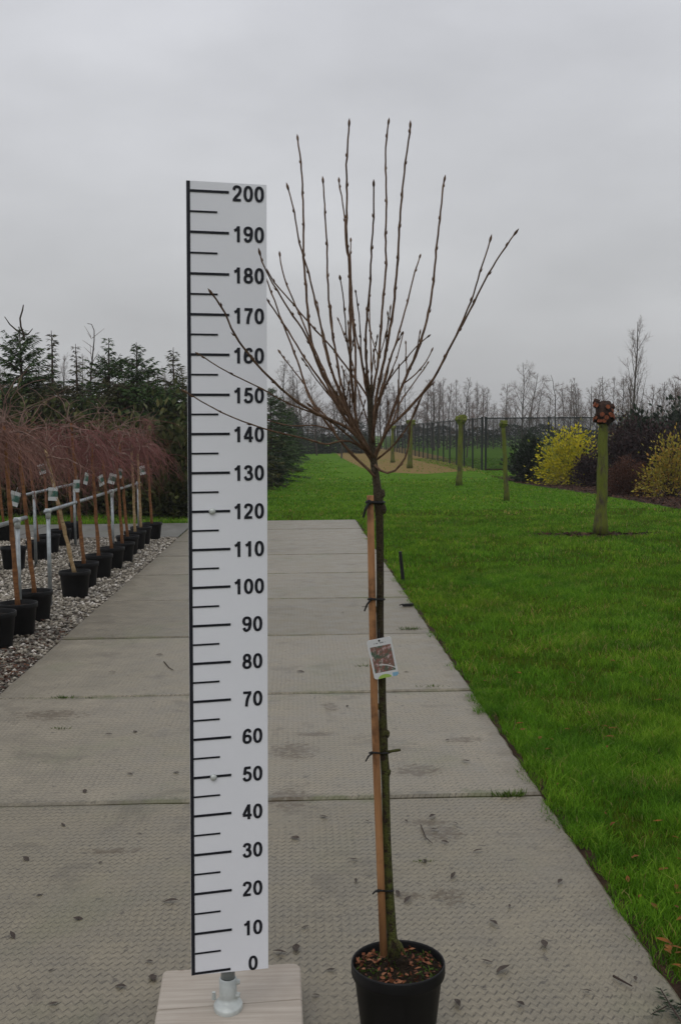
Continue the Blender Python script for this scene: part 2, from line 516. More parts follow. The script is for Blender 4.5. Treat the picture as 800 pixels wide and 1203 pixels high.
def trunkmat():
    n = NT('tree_bark', 0.8, 0.25)
    x, y, z = n.sepxyz(n.pos)
    f = n.noise(160, 6, 0.7); g = n.noise(40, 5, 0.7); l = n.noise(75, 3, 0.5)
    c = n.ramp(f, [(0.3, (0.022, 0.015, 0.009)), (0.7, (0.06, 0.04, 0.026))])
    mossy = n.math('MULTIPLY', n.range(g, 0.40, 0.55), n.range(z, 0.6, 1.1, 1.0, 0.25))
    c = n.mix(mossy, c, (0.088, 0.098, 0.022))
    up = n.math('MULTIPLY', n.range(z, 1.40, 1.46), 0.75)
    c = n.mix(up, c, n.ramp(f, [(0.3, (0.045, 0.034, 0.022)), (0.7, (0.11, 0.088, 0.06))]))
    c = n.mix(n.range(l, 0.66, 0.72, 0, 0.7), c, (0.15, 0.14, 0.07))
    n.color(c); n.bump(n.math('ADD', f, n.math('MULTIPLY', g, 1.5)), 1.0, 0.008)
    return n.m
M['trunk'] = trunkmat()
M['shoot'] = bark('young_shoot_bark', [(0.3, (0.046, 0.028, 0.018)), (0.55, (0.12, 0.072, 0.045)), (0.7, (0.19, 0.135, 0.09))], (70, 70, 45), (0.07, 0.07, 0.03), (0.62, 0.75), bump=0.5, dist=0.0015, local=False)
M['spruce'] = leafmat('spruce_needles', [(0.0, (0.018, 0.042, 0.010)), (0.6, (0.042, 0.082, 0.020)), (1.0, (0.075, 0.115, 0.032))], 0.6, 0.0, 0.7)
M['hedge'] = leafmat('hedge_needles', [(0.0, (0.026, 0.036, 0.009)), (0.6, (0.060, 0.070, 0.018)), (1.0, (0.115, 0.105, 0.034))], 0.6, 0.0, 0.7)
M['larch'] = leafmat('thin_conifer_needles', [(0.0, (0.032, 0.036, 0.014)), (1.0, (0.085, 0.078, 0.035))], 0.7, 0.0, 0.7)
M['far_green'] = leafmat('far_conifer_needles', [(0.0, (0.012, 0.022, 0.012)), (1.0, (0.03, 0.045, 0.022))], 0.7)
M['spruce_bark'] = bark('conifer_bark', [(0.3, (0.03, 0.022, 0.016)), (0.7, (0.075, 0.055, 0.042))], (12, 12, 4))
M['bare_bark'] = bark('bare_tree_bark', [(0.3, (0.045, 0.037, 0.032)), (0.7, (0.105, 0.088, 0.078))], (6, 6, 2), (0.06, 0.07, 0.025), (0.55, 0.7))
M['bare_twig'] = simple('bare_twigs', (0.135, 0.092, 0.075), 0.9, 0.1, 0.2, 2)
M['moss_bark'] = bark('mossy_pollard_bark', [(0.3, (0.035, 0.028, 0.018)), (0.7, (0.10, 0.08, 0.055))], (22, 22, 7), (0.115, 0.135, 0.020), (0.36, 0.50), bump=1.0, dist=0.04)
M['cut_wood'] = bark('orange_cut_wood', [(0.3, (0.075, 0.022, 0.012)), (0.7, (0.26, 0.075, 0.03))], (20, 20, 20))
M['knob_bark'] = bark('knobbly_pollard_bark', [(0.3, (0.014, 0.009, 0.007)), (0.7, (0.05, 0.026, 0.018))], (18, 18, 18))
M['cane_orange'] = bark('orange_brown_stem', [(0.3, (0.085, 0.036, 0.018)), (0.7, (0.27, 0.125, 0.05))], (9, 9, 34))
M['cane_pale'] = bark('pale_birch_stem', [(0.3, (0.19, 0.11, 0.04)), (0.7, (0.44, 0.33, 0.19))], (8, 8, 30), (0.07, 0.04, 0.02), (0.58, 0.66))
M['red_twig'] = simple('red_brown_twigs', (0.155, 0.062, 0.055), 0.75, 0.2, 0.4, 2)
M['limb'] = simple('weeping_limb_bark', (0.17, 0.11, 0.09), 0.8, 0.2, 0.35, 20)
M['fence'] = simple('dark_fence_metal', (0.013, 0.018, 0.017), 0.6, 0.3, 0.2)
M['yellow_leaf'] = leafmat('yellow_green_leaves', [(0.0, (0.17, 0.22, 0.010)), (0.5, (0.52, 0.46, 0.015)), (1.0, (0.72, 0.58, 0.03))], 0.5, 0.25)
M['olive_leaf'] = leafmat('yellow_olive_leaves', [(0.0, (0.16, 0.15, 0.02)), (0.5, (0.33, 0.28, 0.035)), (0.8, (0.36, 0.19, 0.04)), (1.0, (0.52, 0.44, 0.06))], 0.5, 0.25)
M['brown_leaf'] = leafmat('dark_brown_shrub', [(0.0, (0.020, 0.011, 0.011)), (1.0, (0.052, 0.028, 0.026))], 0.7)
M['rust_leaf'] = leafmat('rusty_brown_shrub', [(0.0, (0.05, 0.020, 0.012)), (1.0, (0.13, 0.052, 0.030))], 0.7)
M['dark_leaf'] = leafmat('dark_evergreen_leaves', [(0.0, (0.010, 0.018, 0.010)), (1.0, (0.034, 0.052, 0.024))], 0.5)
M['shrub_stem'] = simple('shrub_stems', (0.05, 0.032, 0.024), 0.85, 0.15, 0.3, 10)
M['dead_leaf'] = bark('dry_leaf', [(0.3, (0.07, 0.028, 0.008)), (0.7, (0.24, 0.095, 0.018))], (25, 25, 25), local=False)
M['grey_leaf'] = bark('rotting_leaf', [(0.3, (0.035, 0.028, 0.024)), (0.7, (0.085, 0.068, 0.055))], (40, 40, 40), local=False)
M['twig'] = simple('fallen_twig', (0.04, 0.028, 0.022), 0.8, 0.2, 0.3, 30)
M['chip'] = leafmat('bark_chips', [(0.0, (0.05, 0.018, 0.010)), (0.6, (0.17, 0.055, 0.024)), (1.0, (0.27, 0.12, 0.06))], 0.7, 0.0, 30)
M['weed'] = leafmat('weed_leaves', [(0.0, (0.035, 0.075, 0.010)), (1.0, (0.11, 0.17, 0.025))], 0.5, 0.25, 20)

# ================================================================== THE SETTING
gb = MB()
S = 700
gb.add([(-S, -S, -0.03), (S, -S, -0.03), (S, S, -0.03), (-S, S, -0.03)], [(0, 1, 2, 3)])
tag(gb.build('ground', M['lawn']), kind='structure')

sheet_ = MB(); sheet_.add([(-S, 23, -0.027), (S, 23, -0.027), (S, S, -0.027), (-S, S, -0.027)], [(0, 1, 2, 3)])
tag(sheet_.build('field', M['field']), kind='structure')
PXL, PXR = -1.875, 1.075          # path edges
JOINTS = [0.81, 2.76, 4.71, 6.68, 8.63, 10.58, 12.53, 14.48, 16.43, 18.4, 20.3]
rg = random.Random(5)
pb = MB()
def bev_slab(b, x0, x1, y0, y1, skew, z=0.0, jit=0.0):
    c = 0.012
    zz = z + rg.uniform(-0.002, 0.002)
    dz = rg.uniform(-0.003, 0.003)
    def P(x, y, q): return (x, y + skew * (x - 0.0), q)
    top = []; n = 26
    def edge(xa, ya, xb, yb):
        for i in range(n):
            t = i / n
            top.append((xa + (xb - xa) * t, ya + (yb - ya) * t))
    edge(x0, y0, x1, y0); edge(x1, y0, x1, y1); edge(x1, y1, x0, y1); edge(x0, y1, x0, y0)
    cx, cy = (x0 + x1) / 2, (y0 + y1) / 2
    ring1 = []; ring2 = []; ring3 = []
    for (x, y) in top:
        j = rg.uniform(0, 0.006) * (1 if rg.random() < 0.8 else 3)
        dx = -j if x > cx else j; dy = -j * 0.5 if y > cy else j * 0.5
        ex = 1 if abs(x - x0) < 1e-6 or abs(x - x1) < 1e-6 else 0
        ey = 1 if abs(y - y0) < 1e-6 or abs(y - y1) < 1e-6 else 0
        xo, yo = x + dx * ex, y + dy * ey
        xi = xo + (c if x < cx else -c) * ex; yi = yo + (c if y < cy else -c) * ey
        q = zz + dz * (x - cx)
        ring1.append(P(xi, yi, q)); ring2.append(P(xo, yo, q - 0.010)); ring3.append(P(xo, yo, q - 0.13))
    N = len(top)
    vs_ = ring1 + ring2 + ring3
    fs_ = [tuple(range(N))]
    for a in (0, N):
        for i in range(N):
            k = (i + 1) % N
            fs_.append((a + k, a + i, a + N + i, a + N + k))
    b.add(vs_, fs_)
for i in range(len(JOINTS) - 1):
    bev_slab(pb, PXL, PXR, JOINTS[i] + 0.013, JOINTS[i + 1] - 0.013, 0.010)
bev_slab(pb, PXL, PXR, JOINTS[0] - 2.2, JOINTS[0] - 0.006, 0.010)
bev_slab(pb, PXL, PXR, JOINTS[0] - 4.4, JOINTS[0] - 2.212, 0.010)
tag(pb.build('path', M['concrete']), kind='structure')
jb = MB()
jb.add([(PXL + 0.02, -3.5, -0.018), (PXR - 0.02, -3.5, -0.018), (PXR - 0.02, 20.28, -0.018), (PXL + 0.02, 20.28, -0.018)], [(0, 1, 2, 3)])
tag(jb.build('path_bedding', M['joint']), kind='structure')
cb = MB()
for i in range(7):
    bev_slab(cb, PXL - 0.012 - 2.6 * (i + 1), PXL - 0.012 - 2.6 * i - 0.012, 17.35, 19.95, 0.0, -0.006)
tag(cb.build('cross_path', M['concrete_plain']), kind='structure')

gv = MB()
gv.add([(-14, -2, -0.022), (PXL - 0.002, -2, -0.022), (PXL - 0.002, 17.34, -0.022), (-14, 17.34, -0.022)], [(0, 1, 2, 3)])
tag(gv.build('gravel_ground', M['gravel']), kind='structure')

sb_ = MB(); ed = random.Random(3); pts_ = []
for i in range(120):
    yy = -1 + i * 0.18
    pts_.append((PXR - 0.004, PXR + 0.018 + 0.03 * abs(math.sin(yy * 1.7)) * ed.random() + ed.uniform(0, .02), yy))
for a_, c_ in zip(pts_[:-1], pts_[1:]):
    sb_.add([(a_[0], a_[2], -0.020), (a_[1], a_[2], -0.020), (c_[1], c_[2], -0.020), (c_[0], c_[2], -0.020)], [(0, 1, 2, 3)])
tag(sb_.build('lawn_edge_soil', M['mulch']), kind='structure')
# planting bed on the right and the leaf-strewn ground under the pollard row
def sheet(name, pts, z, m):
    b = MB(); b.add([(x, y, z) for x, y in pts], [tuple(range(len(pts)))])
    return tag(b.build(name, m), kind='structure')
bed_edge = [on_z(x, y, 0) for x, y in ((900, 615), (800, 597), (760, 590), (700, 580), (650, 573), (608, 567), (590, 562))]
bed_pts = [(p.x, p.y) for p in bed_edge]
sheet('planting_bed_soil', bed_pts + [(9.5, 44.5), (30, 44.5), (30, 16)], -0.022, M['mulch'])
lit_px = [(392, 529), (398, 535), (410, 542), (425, 549), (450, 554), (500, 556), (540, 553), (566, 552), (520, 536), (470, 525), (420, 526.5)]
lit = [on_z(x, y, 0) for x, y in lit_px]
sheet('leaf_strewn_ground', [(p.x, p.y) for p in lit], -0.024, M['litter_soil'])

hb = MB(); hb.box((0, 0, 9.0), (2 * S + 20, 2 * S + 20, 22.0))
hm = bpy.data.materials.new('haze'); hm.use_nodes = True
ht = hm.node_tree; ht.nodes.clear()
pv = ht.nodes.new('ShaderNodeVolumePrincipled'); pv.inputs['Color'].default_value = (0.93, 0.94, 0.96, 1)
pv.inputs['Density'].default_value = HAZE; pv.inputs['Anisotropy'].default_value = 0.2
ho = ht.nodes.new('ShaderNodeOutputMaterial'); ht.links.new(pv.outputs[0], ho.inputs['Volume'])
tag(hb.build('haze', hm), 'thin grey damp air fading the distant trees', 'haze', kind='stuff')
# ------------------------------------------------------------------ grass (stuff)
rng = np.random.default_rng(11)
pollard_c = on_z(705, 627, 0)
bx = np.array([p[1] for p in bed_pts])[::1]; bX = np.array([p[0] for p in bed_pts])
order = np.argsort(bx); bx = bx[order]; bX = bX[order]
_gr = np.random.default_rng(99)
def _vn(x, y, sc, tab=_gr.random((256, 256))):
    u, v = x * sc, y * sc; i0 = np.floor(u).astype(int); j0 = np.floor(v).astype(int)
    fu, fv = u - i0, v - j0; fu = fu * fu * (3 - 2 * fu); fv = fv * fv * (3 - 2 * fv)
    g = lambda a, b: tab[a % 256, b % 256]
    return (g(i0, j0) * (1 - fu) + g(i0 + 1, j0) * fu) * (1 - fv) + (g(i0, j0 + 1) * (1 - fu) + g(i0 + 1, j0 + 1) * fu) * fv
def clumpy(x, y):
    c = 0.30 * _vn(x, y, 1.1) + 0.40 * _vn(x + 7, y, 4.3) + 0.30 * _vn(x, y + 3, 11.0)
    return np.clip((c - 0.5) * 2.0 + 0.5, 0, 1)
def lawn_mask(x, y, edge=True):
    wav = 0.028 * np.sin(y * 7.3) + 0.02 * np.sin(y * 19.1 + 1) + 0.012 * np.sin(y * 47)
    r_ok = (x > PXR - 0.004 + 0.13 * (_vn(y * 0 + 5, y, 4.2) - 0.52) + 0.07 * (_vn(y * 0 + 9, y, 13.0) - 0.5) + 0.4 * wav + 0.025 * np.abs(np.sin(y * 2.3 + 1)) * np.sin(y * 11))
    far = (y > 20.25) | ((y > 19.97) & (x < PXL - 0.02))
    bedx = np.interp(y, bx, bX, left=8.0, right=9.4)
    bed = (x > bedx - 0.05) & (y > 14) & (y < 44.5)
    pc = np.hypot((x - pollard_c.x) / 1.5, (y - pollard_c.y) / 0.55) < 0.55
    fx = np.interp(y, [33, 36, 40, 46, 60, 90], [3.2, 2.4, 1.75, 1.65, 1.75, 2.0]); fr = np.interp(y, [33, 45, 46, 90], [6.5, 7.4, 7.0, 7.0])
    lit_ = (y > 38.5 - 0.0 * x) & (x > fx + 0.4 * np.sin(y)) & (x < fr) & (y < 90)
    lit_ &= rng.random(len(x)) < 0.93
    worn = (_vn(x + 40, y + 11, 1.7) * .6 + _vn(x, y + 31, 6.0) * .4) > 0.66
    worn &= rng.random(len(x)) < 0.6
    return (r_ok | far) & ~lit_ & ~worn & ~bed & ~(pc & (rng.random(len(x)) < 0.85))
def blades(n, xr, yr, hl, wl, frustum=True):
    x = rng.uniform(*xr, n); y = rng.uniform(*yr, n)
    k = lawn_mask(x, y)
    if frustum:
        k &= (x < 0.40 * y + 0.5) & (x > -0.32 * y - 1.2)
    c = clumpy(x, y)
    k &= rng.random(n) < (0.22 + 0.78 * np.clip(c * 1.5, 0, 1))
    x, y, c = x[k], y[k], c[k]; n = len(x)
    h = rng.uniform(*hl, n) * (0.7 + 0.5 * c); w = rng.uniform(*wl, n)
    a = rng.uniform(0, 2 * PI, n); lean = rng.uniform(0.25, 1.1, n) * h; la = rng.uniform(0, 2 * PI, n)
    sx, sy = np.cos(a) * w / 2, np.sin(a) * w / 2
    lx, ly = np.cos(la) * lean, np.sin(la) * lean
    z0 = np.full(n, -0.03)
    A = np.stack([x - sx, y - sy, z0], 1); B = np.stack([x + sx, y + sy, z0], 1)
    C = np.stack([x + sx * .8 + lx * .35, y + sy * .8 + ly * .35, z0 + h * .62], 1)
    D = np.stack([x - sx * .8 + lx * .35, y - sy * .8 + ly * .35, z0 + h * .62], 1)
    T = np.stack([x + lx, y + ly, z0 + h * .95], 1); T2 = T + np.stack([sx * .15, sy * .15, z0 * 0], 1)
    V = np.stack([A, B, C, D, T, T2], 1).reshape(-1, 3)
    b = np.arange(n)[:, None] * 6
    Fs = np.concatenate([b + np.array([[0, 1, 2, 3]]), b + np.array([[3, 2, 5, 4]])], 0)
    r_ = np.clip(0.62 * np.clip(rng.normal(0.45, 0.30, n), 0, 1) + 0.30 * c, 0, 0.88)
    r_ = np.where(rng.random(n) < 0.02 + 0.09 * (_vn(x + 3, y + 9, 2.6) > 0.62), rng.uniform(0.9, 1.0, n), r_)
    return V, Fs, np.concatenate([r_, r_])
allV, allF, allR = [], [], []; off = 0
for spec in ((230000, (1.0, 3.6), (2.2, 7.0), (0.026, 0.062), (0.0022, 0.0044)),
             (150000, (1.0, 6.0), (7.0, 13.0), (0.03, 0.062), (0.0035, 0.007)),
             (110000, (1.0, 9.5), (13.0, 21.0), (0.03, 0.065), (0.007, 0.012)),
             (15000, (-9, 1.1), (19.9, 23.0), (0.04, 0.08), (0.008, 0.013)),
             (90000, (-6, 11), (20.2, 36.0), (0.03, 0.06), (0.012, 0.022)),
             (40000, (-4, 14), (36.0, 70.0), (0.03, 0.06), (0.03, 0.05))):
    V, Fs, r_ = blades(*spec)
    allV.append(V); allF.append(Fs + off); allR.append(r_); off += len(V)
me = np_mesh('grass', np.concatenate(allV), np.concatenate(allF), np.concatenate(allR))
tag(link('grass', me, M['grass']), 'short green lawn grass beside and beyond the concrete path', 'grass', kind='stuff')

# ------------------------------------------------------------------ pebbles (stuff)
def pebbles(n, xr, yr, sl):
    x = rng.uniform(*xr, n); y = rng.uniform(*yr, n)
    k = (x > -0.36 * y - 1.6)
    x, y = x[k], y[k]; n = len(x)
    s = rng.uniform(*sl, n); a = rng.uniform(0, 2 * PI, n)
    base = np.array([[1, 0, 0], [0, 1, 0], [-1, 0, 0], [0, -1, 0], [0, 0, 1], [0, 0, -1]], float)
    J = base[None] * rng.uniform(0.55, 1.25, (n, 6, 1)) + rng.normal(0, 0.14, (n, 6, 3))
    J[:, :, 2] *= 0.6
    ca, sa = np.cos(a)[:, None], np.sin(a)[:, None]
    X = (J[..., 0] * ca - J[..., 1] * sa) * s[:, None] + x[:, None]
    Y = (J[..., 0] * sa + J[..., 1] * ca) * s[:, None] + y[:, None]
    Z = J[..., 2] * s[:, None] - 0.017 + rng.uniform(0, 0.008, n)[:, None]
    V = np.stack([X, Y, Z], -1).reshape(-1, 3)
    tri = np.array([[0, 1, 4], [1, 2, 4], [2, 3, 4], [3, 0, 4], [1, 0, 5], [2, 1, 5], [3, 2, 5], [0, 3, 5]])
    Fs = (np.arange(n)[:, None, None] * 6 + tri[None]).reshape(-1, 3)
    return V, Fs, np.repeat(np.clip(rng.normal(0.5, 0.28, n), 0, 1), 8)
V, Fs, r_ = pebbles(34000, (-6.5, PXL - 0.005), (5.2, 17.3), (0.012, 0.030))
tag(link('pebbles', np_mesh('pebbles', V, Fs, r_), M['pebble']), 'loose pale gravel stones covering the ground under the potted trees', 'gravel', kind='stuff')
# dead leaves lying along the gravel edge
n = 2600
x = PXL - np.abs(rng.normal(0, 0.30, n)) - 0.01; y = rng.uniform(5.2, 9.5, n) + rng.normal(0, .4, n)
k = (y < 8.0) | (rng.random(n) < 0.3); x, y = x[k], y[k]
P = np.stack([x, y, rng.uniform(-0.008, 0.008, len(x))], 1)
a = rng.uniform(0, 2 * PI, len(x)); D = np.stack([np.cos(a), np.sin(a), rng.normal(0, .25, len(x))], 1)
V, Fs = kites(P, D, rng.uniform(0.02, 0.05, len(x)), rng.uniform(0.01, 0.022, len(x)), rng, 3.0)
M['edge_litter'] = leafmat('edge_litter', [(0.0, (0.02, 0.010, 0.007)), (0.6, (0.06, 0.024, 0.014)), (1.0, (0.12, 0.058, 0.030))], 0.8)
tag(link('leaf_litter', np_mesh('leaf_litter', V, Fs, rng.random(len(Fs))), M['edge_litter']), 'dark red-brown leaf litter along the edge between gravel and path', 'leaf litter', kind='stuff')
# litter on the planting bed and below the pollard row
P = []
for q in range(9000):
    i = rg.randrange(len(bed_pts) - 1); t = rg.random()
    xx = bed_pts[i][0] * (1 - t) + bed_pts[i + 1][0] * t + abs(rg.gauss(0, 1.2)); yy = bed_pts[i][1] * (1 - t) + bed_pts[i + 1][1] * t + rg.uniform(-.3, 3)
    P.append((xx, yy, -0.012))
for q in range(700):
    P.append((pollard_c.x + rg.gauss(-.05, 0.42), pollard_c.y + rg.gauss(0, 0.16), -0.005))
P = np.array(P); a = rng.uniform(0, 2 * PI, len(P)); D = np.stack([np.cos(a), np.sin(a), rng.normal(0, .3, len(P))], 1)
V, Fs = kites(P, D, rng.uniform(0.04, 0.10, len(P)), rng.uniform(0.02, 0.05, len(P)), rng, 3.0)
tag(link('mulch_litter', np_mesh('mulch_litter', V, Fs, rng.random(len(Fs))), M['edge_litter']), 'dark fallen leaves and bark mulch under the shrubs and pollard', 'leaf litter', kind='stuff')

# ================================================================== VEGETATION BUILDERS
def conifer_parts(h, rad, seed, dens=1.0, leader=0.12, spray=(0.10, 0.24), bottom=0.03, droop=0.25):
    """trunk MB and (V,F,rnd) crown of a spruce-like tree of height h"""
    rr = np.random.default_rng(seed); rp = random.Random(seed)
    tb = MB()
    n = 9; pts = []; px_, py_ = 0, 0
    for i in range(n + 1):
        t = i / n
        px_ += rp.gauss(0, 0.012) * h * 0.12; py_ += rp.gauss(0, 0.012) * h * 0.12
        pts.append(Vector((px_, py_, h * t)))
    def axis(t):
        f = min(max(t, 0), 0.9999) * n; i = int(f); return pts[i].lerp(pts[i + 1], f - i)
    tb.tube(pts, [0.022 * h * (1 - i / n) ** 0.9 + 0.006 for i in range(n + 1)], 7)
    Ps, Ds, Ls, Ws = [], [], [], []
    nw = int(h * 5.5 * dens) + 6
    for w in range(nw):
        t = bottom + (1 - bottom) * (w / nw) ** 0.95
        L0 = 1.15 * rad * (1 - t) ** 0.72 + 0.06 * rad
        if t > 1 - leader: L0 = rad * 0.07 + 0.10 * (1 - t) / leader
        nb = rp.randint(6, 9) if t < 1 - leader else rp.randint(2, 4)
        a0 = rp.uniform(0, 2 * PI)
        for b in range(nb):
            a = a0 + 2 * PI * b / nb + rp.uniform(-.35, .35)
            L = L0 * rp.uniform(0.55, 1.18)
            tj = min(0.995, max(0.01, t + rp.gauss(0, 0.022) * (1 if t < 1 - leader else 0.3)))
            o = axis(tj); up = (0.55 if t > 0.75 else 0.10) + rp.uniform(-.12, .25)
            bp = []
            for s_ in range(6):
                q = s_ / 5
                r_ = L * q
                bp.append(o + Vector((math.cos(a) * r_, math.sin(a) * r_, up * L * q - droop * L * q * q * (1 - t) + rp.gauss(0, 0.012) * L)))
            tb.tube(bp, [0.010 * h * 0.35 * (1 - 0.85 * i / 5) * (1 - t * .7) + 0.003 for i in range(6)], 3, False)
            ns = int((6 + L / 0.021) * (1.0 if t < 1 - leader else 0.8))
            for s_ in range(ns):
                q = rp.random() ** 0.75
                f = min(q, 0.999) * 5; i = int(f)
                c = bp[i].lerp(bp[i + 1], f - i)
                side = rp.uniform(-1.2, 1.2)
                d = Vector((math.cos(a + side), math.sin(a + side), rp.uniform(-0.45, 0.35) - (0.25 if q < .8 else 0)))
                Ps.append(c); Ds.append(d); Ls.append(rp.uniform(*spray) * (0.55 + 0.45 * (1 - t))); Ws.append(rp.uniform(0.12, 0.22) * Ls[-1] + 0.008)
    V, Fs = kites(np.array([tuple(p) for p in Ps]), np.array([tuple(p) for p in Ds]), np.array(Ls), np.array(Ws), rr, 1.0)
    return tb, V, Fs, np.clip(rr.normal(0.5, 0.25, len(Fs)), 0, 1)

def make_conifer(name, loc, h, rad, seed, m, label, cat='tree', group=None, **kw):
    tb, V, Fs, rd = conifer_parts(h, rad, seed, **kw)
    t = thing(name, loc, label, cat, group)
    tb.build('trunk', M['spruce_bark'], t)
    link('crown', np_mesh('crown', V, Fs, rd), m, t)
    return t

def bare_tree_parts(h, seed, style='round', twig=1.0):
    rp = random.Random(seed); tb = MB(); cbm = MB()
    def grow(o, d, L, r0, level, segs, wander, upb):
        pts = [o]; dd = d.normalized()
        for i in range(segs):
            dd = (dd + Vector((rp.gauss(0, wander), rp.gauss(0, wander), rp.gauss(0, wander) + upb))).normalized()
            pts.append(pts[-1] + dd * (L / segs))
        rad = [r0 * (1 - 0.8 * i / segs) for i in range(segs + 1)]
        (tb if level <= 1 else cbm).tube(pts, rad, 6 if level == 0 else (4 if level == 1 else 3), False)
        return pts, rad
    if style == 'poplar': ang, upb, start, lenf, n1, wan = 0.36, 0.09, 0.22, 0.36, 17, 0.05
    elif style == 'twisty': ang, upb, start, lenf, n1, wan = 1.0, 0.06, 0.25, 0.42, 13, 0.30
    elif style == 'birch': ang, upb, start, lenf, n1, wan = 0.62, 0.05, 0.22, 0.30, 24, 0.10
    else: ang, upb, start, lenf, n1, wan = 0.85, 0.10, 0.22, 0.36, 20, 0.11
    tp, tr = grow(Vector((0, 0, 0)), Vector((0, 0, 1)), h * 0.97, 0.0085 * h + 0.015, 0, 12, 0.035 if style != 'twisty' else 0.12, 0.05)
    def at(pts, q):
        f = min(q, 0.999) * (len(pts) - 1); i = int(f)
        return pts[i].lerp(pts[i + 1], f - i), (pts[i + 1] - pts[i]).normalized()
    for b in range(n1):
        t = start + (0.95 - start) * (b / n1) + rp.uniform(-.02, .02)
        o, ax = at(tp, t)
        a = b * 2.4 + rp.uniform(-.5, .5)
        an = ang * rp.uniform(0.75, 1.2)
        d = ax * math.cos(an) + Vector((math.cos(a), math.sin(a), 0)) * math.sin(an)
        prof = (1.15 - t) if style != 'birch' else (1.05 - t) * 1.1
        L = h * lenf * prof * rp.uniform(0.7, 1.2) + 0.25
        p1, r1 = grow(o, d, L, 0.0034 * h * (1.15 - t) + 0.007, 1, 6, wan, upb)
        for c in range(int(7 * twig)):
            q = rp.uniform(0.2, 0.98); o2, ax2 = at(p1, q)
            a2 = rp.uniform(0, 2 * PI); s2 = ax2.orthogonal().normalized(); s2.rotate(Matrix.Rotation(a2, 3, ax2))
            d2 = ax2 * 0.75 + s2 * 0.65
            L2 = L * rp.uniform(0.25, 0.5) * (1.1 - 0.5 * q)
            p2, r2 = grow(o2, d2, L2, 0.0078, 2, 4, wan * 1.1, upb * (1 if style != 'birch' else -0.4))
            for e_ in range(int(5 * twig)):
                o3, ax3 = at(p2, rp.uniform(0.15, 0.98))
                s3 = ax3.orthogonal().normalized(); s3.rotate(Matrix.Rotation(rp.uniform(0, 2 * PI), 3, ax3))
                grow(o3, ax3 * 0.7 + s3 * 0.7, L2 * rp.uniform(0.3, 0.6) + 0.08, 0.0048, 3, 3, wan, upb * (1 if style != 'birch' else -0.8))
    return tb, cbm

def make_bare(name, loc, h, seed, style, label, group=None, twig=1.0, barkm='bare_bark', twigm='bare_twig'):
    tb, cm = bare_tree_parts(h, seed, style, twig)
    t = thing(name, loc, label, 'tree', group)
    tb.build('trunk', M[barkm], t, True)
    cm.build('crown', M[twigm], t)
    return t

def shrub(name, loc, rx, ry, h, leafm, label, nclump, nper, lsize, seed, stems=14, flat=0.0, cat='shrub', group=None, tuft=0.22, low=0.08):
    rr = np.random.default_rng(seed); rp = random.Random(seed)
    t = thing(name, loc, label, cat, group)
    sb = MB(); P = []; D = []
    tips = []
    for i in range(nclump):
        a = rp.uniform(0, 2 * PI); el = math.asin(rp.uniform(low, 1.0)); q = rp.uniform(0.55, 1.0) * (0.85 + 0.3 * math.sin(a * 3 + seed) * rp.random())
        tips.append(Vector((math.cos(a) * math.cos(el) * rx * q, math.sin(a) * math.cos(el) * ry * q, max(0.05, math.sin(el) * h * q * rp.uniform(0.85, 1.12)))))
    for i, tp in enumerate(tips):
        if i < stems * 4:
            o = Vector((tp.x * 0.15, tp.y * 0.15, 0))
            mid = o.lerp(tp, 0.5) + Vector((rp.gauss(0, .05), rp.gauss(0, .05), 0.12 * h))
            sb.tube([o, mid, tp, tp + (tp - mid) * 0.25], [0.010, 0.007, 0.004, 0.002], 4, False)
        for k in range(nper):
            off_ = Vector((rp.gauss(0, 1), rp.gauss(0, 1), rp.gauss(0, 1))) * tuft * rx * 0.5
            P.append(tuple(tp + off_)); d = (tp.normalized() * 0.6 + off_.normalized() * 0.8 + Vector((0, 0, 0.15)))
            D.append(tuple(d))
    P = np.array(P); P[:, 2] = np.maximum(P[:, 2], 0.02); D = np.array(D)
    V, Fs = kites(P, D, rr.uniform(lsize * 0.6, lsize * 1.3, len(P)), rr.uniform(lsize * 0.38, lsize * 0.75, len(P)), rr, 0.6)
    sb.build('stems', M['shrub_stem'], t)
    link('foliage', np_mesh('foliage', V, Fs, np.clip(rr.normal(.5, .26, len(Fs)), 0, 1)), M[leafm], t)
    return t

def G(x, y): return on_z(x, y, 0.0)
def base_at(x, Y):                    # ground point seen in column x at distance Y
    p = on_y(x, 510, Y); return Vector((p.x, Y, -0.03))
def height_to(ytop, x, Y): return on_y(x, ytop, Y).z + 0.03

# ------------------------------------------------------------------ conifers on the left
def conif(x, Y, ytop, rad, seed, m, label, name='conifer', **kw):
    return make_conifer(name, base_at(x, Y), height_to(ytop, x, Y), rad, seed, M[m], label, **kw)
conif(27, 24.5, 384, 1.45, 3, 'spruce', 'tall dark green spruce with a crooked bare top, at far left', 'spruce_tree', dens=1.8)
# crooked double leader of the tall spruce
sp = [o for o in bpy.data.objects if o.name == 'spruce_tree'][0]
lb = MB(sp.location)
lead = [(29, 400), (28, 392), (25, 384), (24, 374), (27, 364), (28, 358)]
lb.tube([on_y(x, y, 24.5) for x, y in lead], [.03, .026, .022, .02, .018, .012], 5)
lb.tube([on_y(x, y, 24.5) for x, y in ((26, 392), (20, 388), (12, 381), (6, 372))], [.02, .017, .014, .008], 4)
lb.tube([on_y(x, y, 24.5) for x, y in ((28, 394), (34, 392), (39, 386))], [.017, .014, .008], 4)
lb.build('bare_leader', M['spruce_bark'], sp)
conif(63, 26, 388, 0.95, 8, 'larch', 'thin spiky conifer just right of the tall dark spruce', leader=0.34, dens=1.2)
conif(92, 27, 404, 0.95, 9, 'larch', 'low sparse conifer between the spruce and the curved pole', leader=0.3, dens=1.2)
conif(130, 25, 397, 1.10, 12, 'spruce', 'dark narrow spruce left of the measuring board, with a long leader', leader=0.16, dens=1.7)
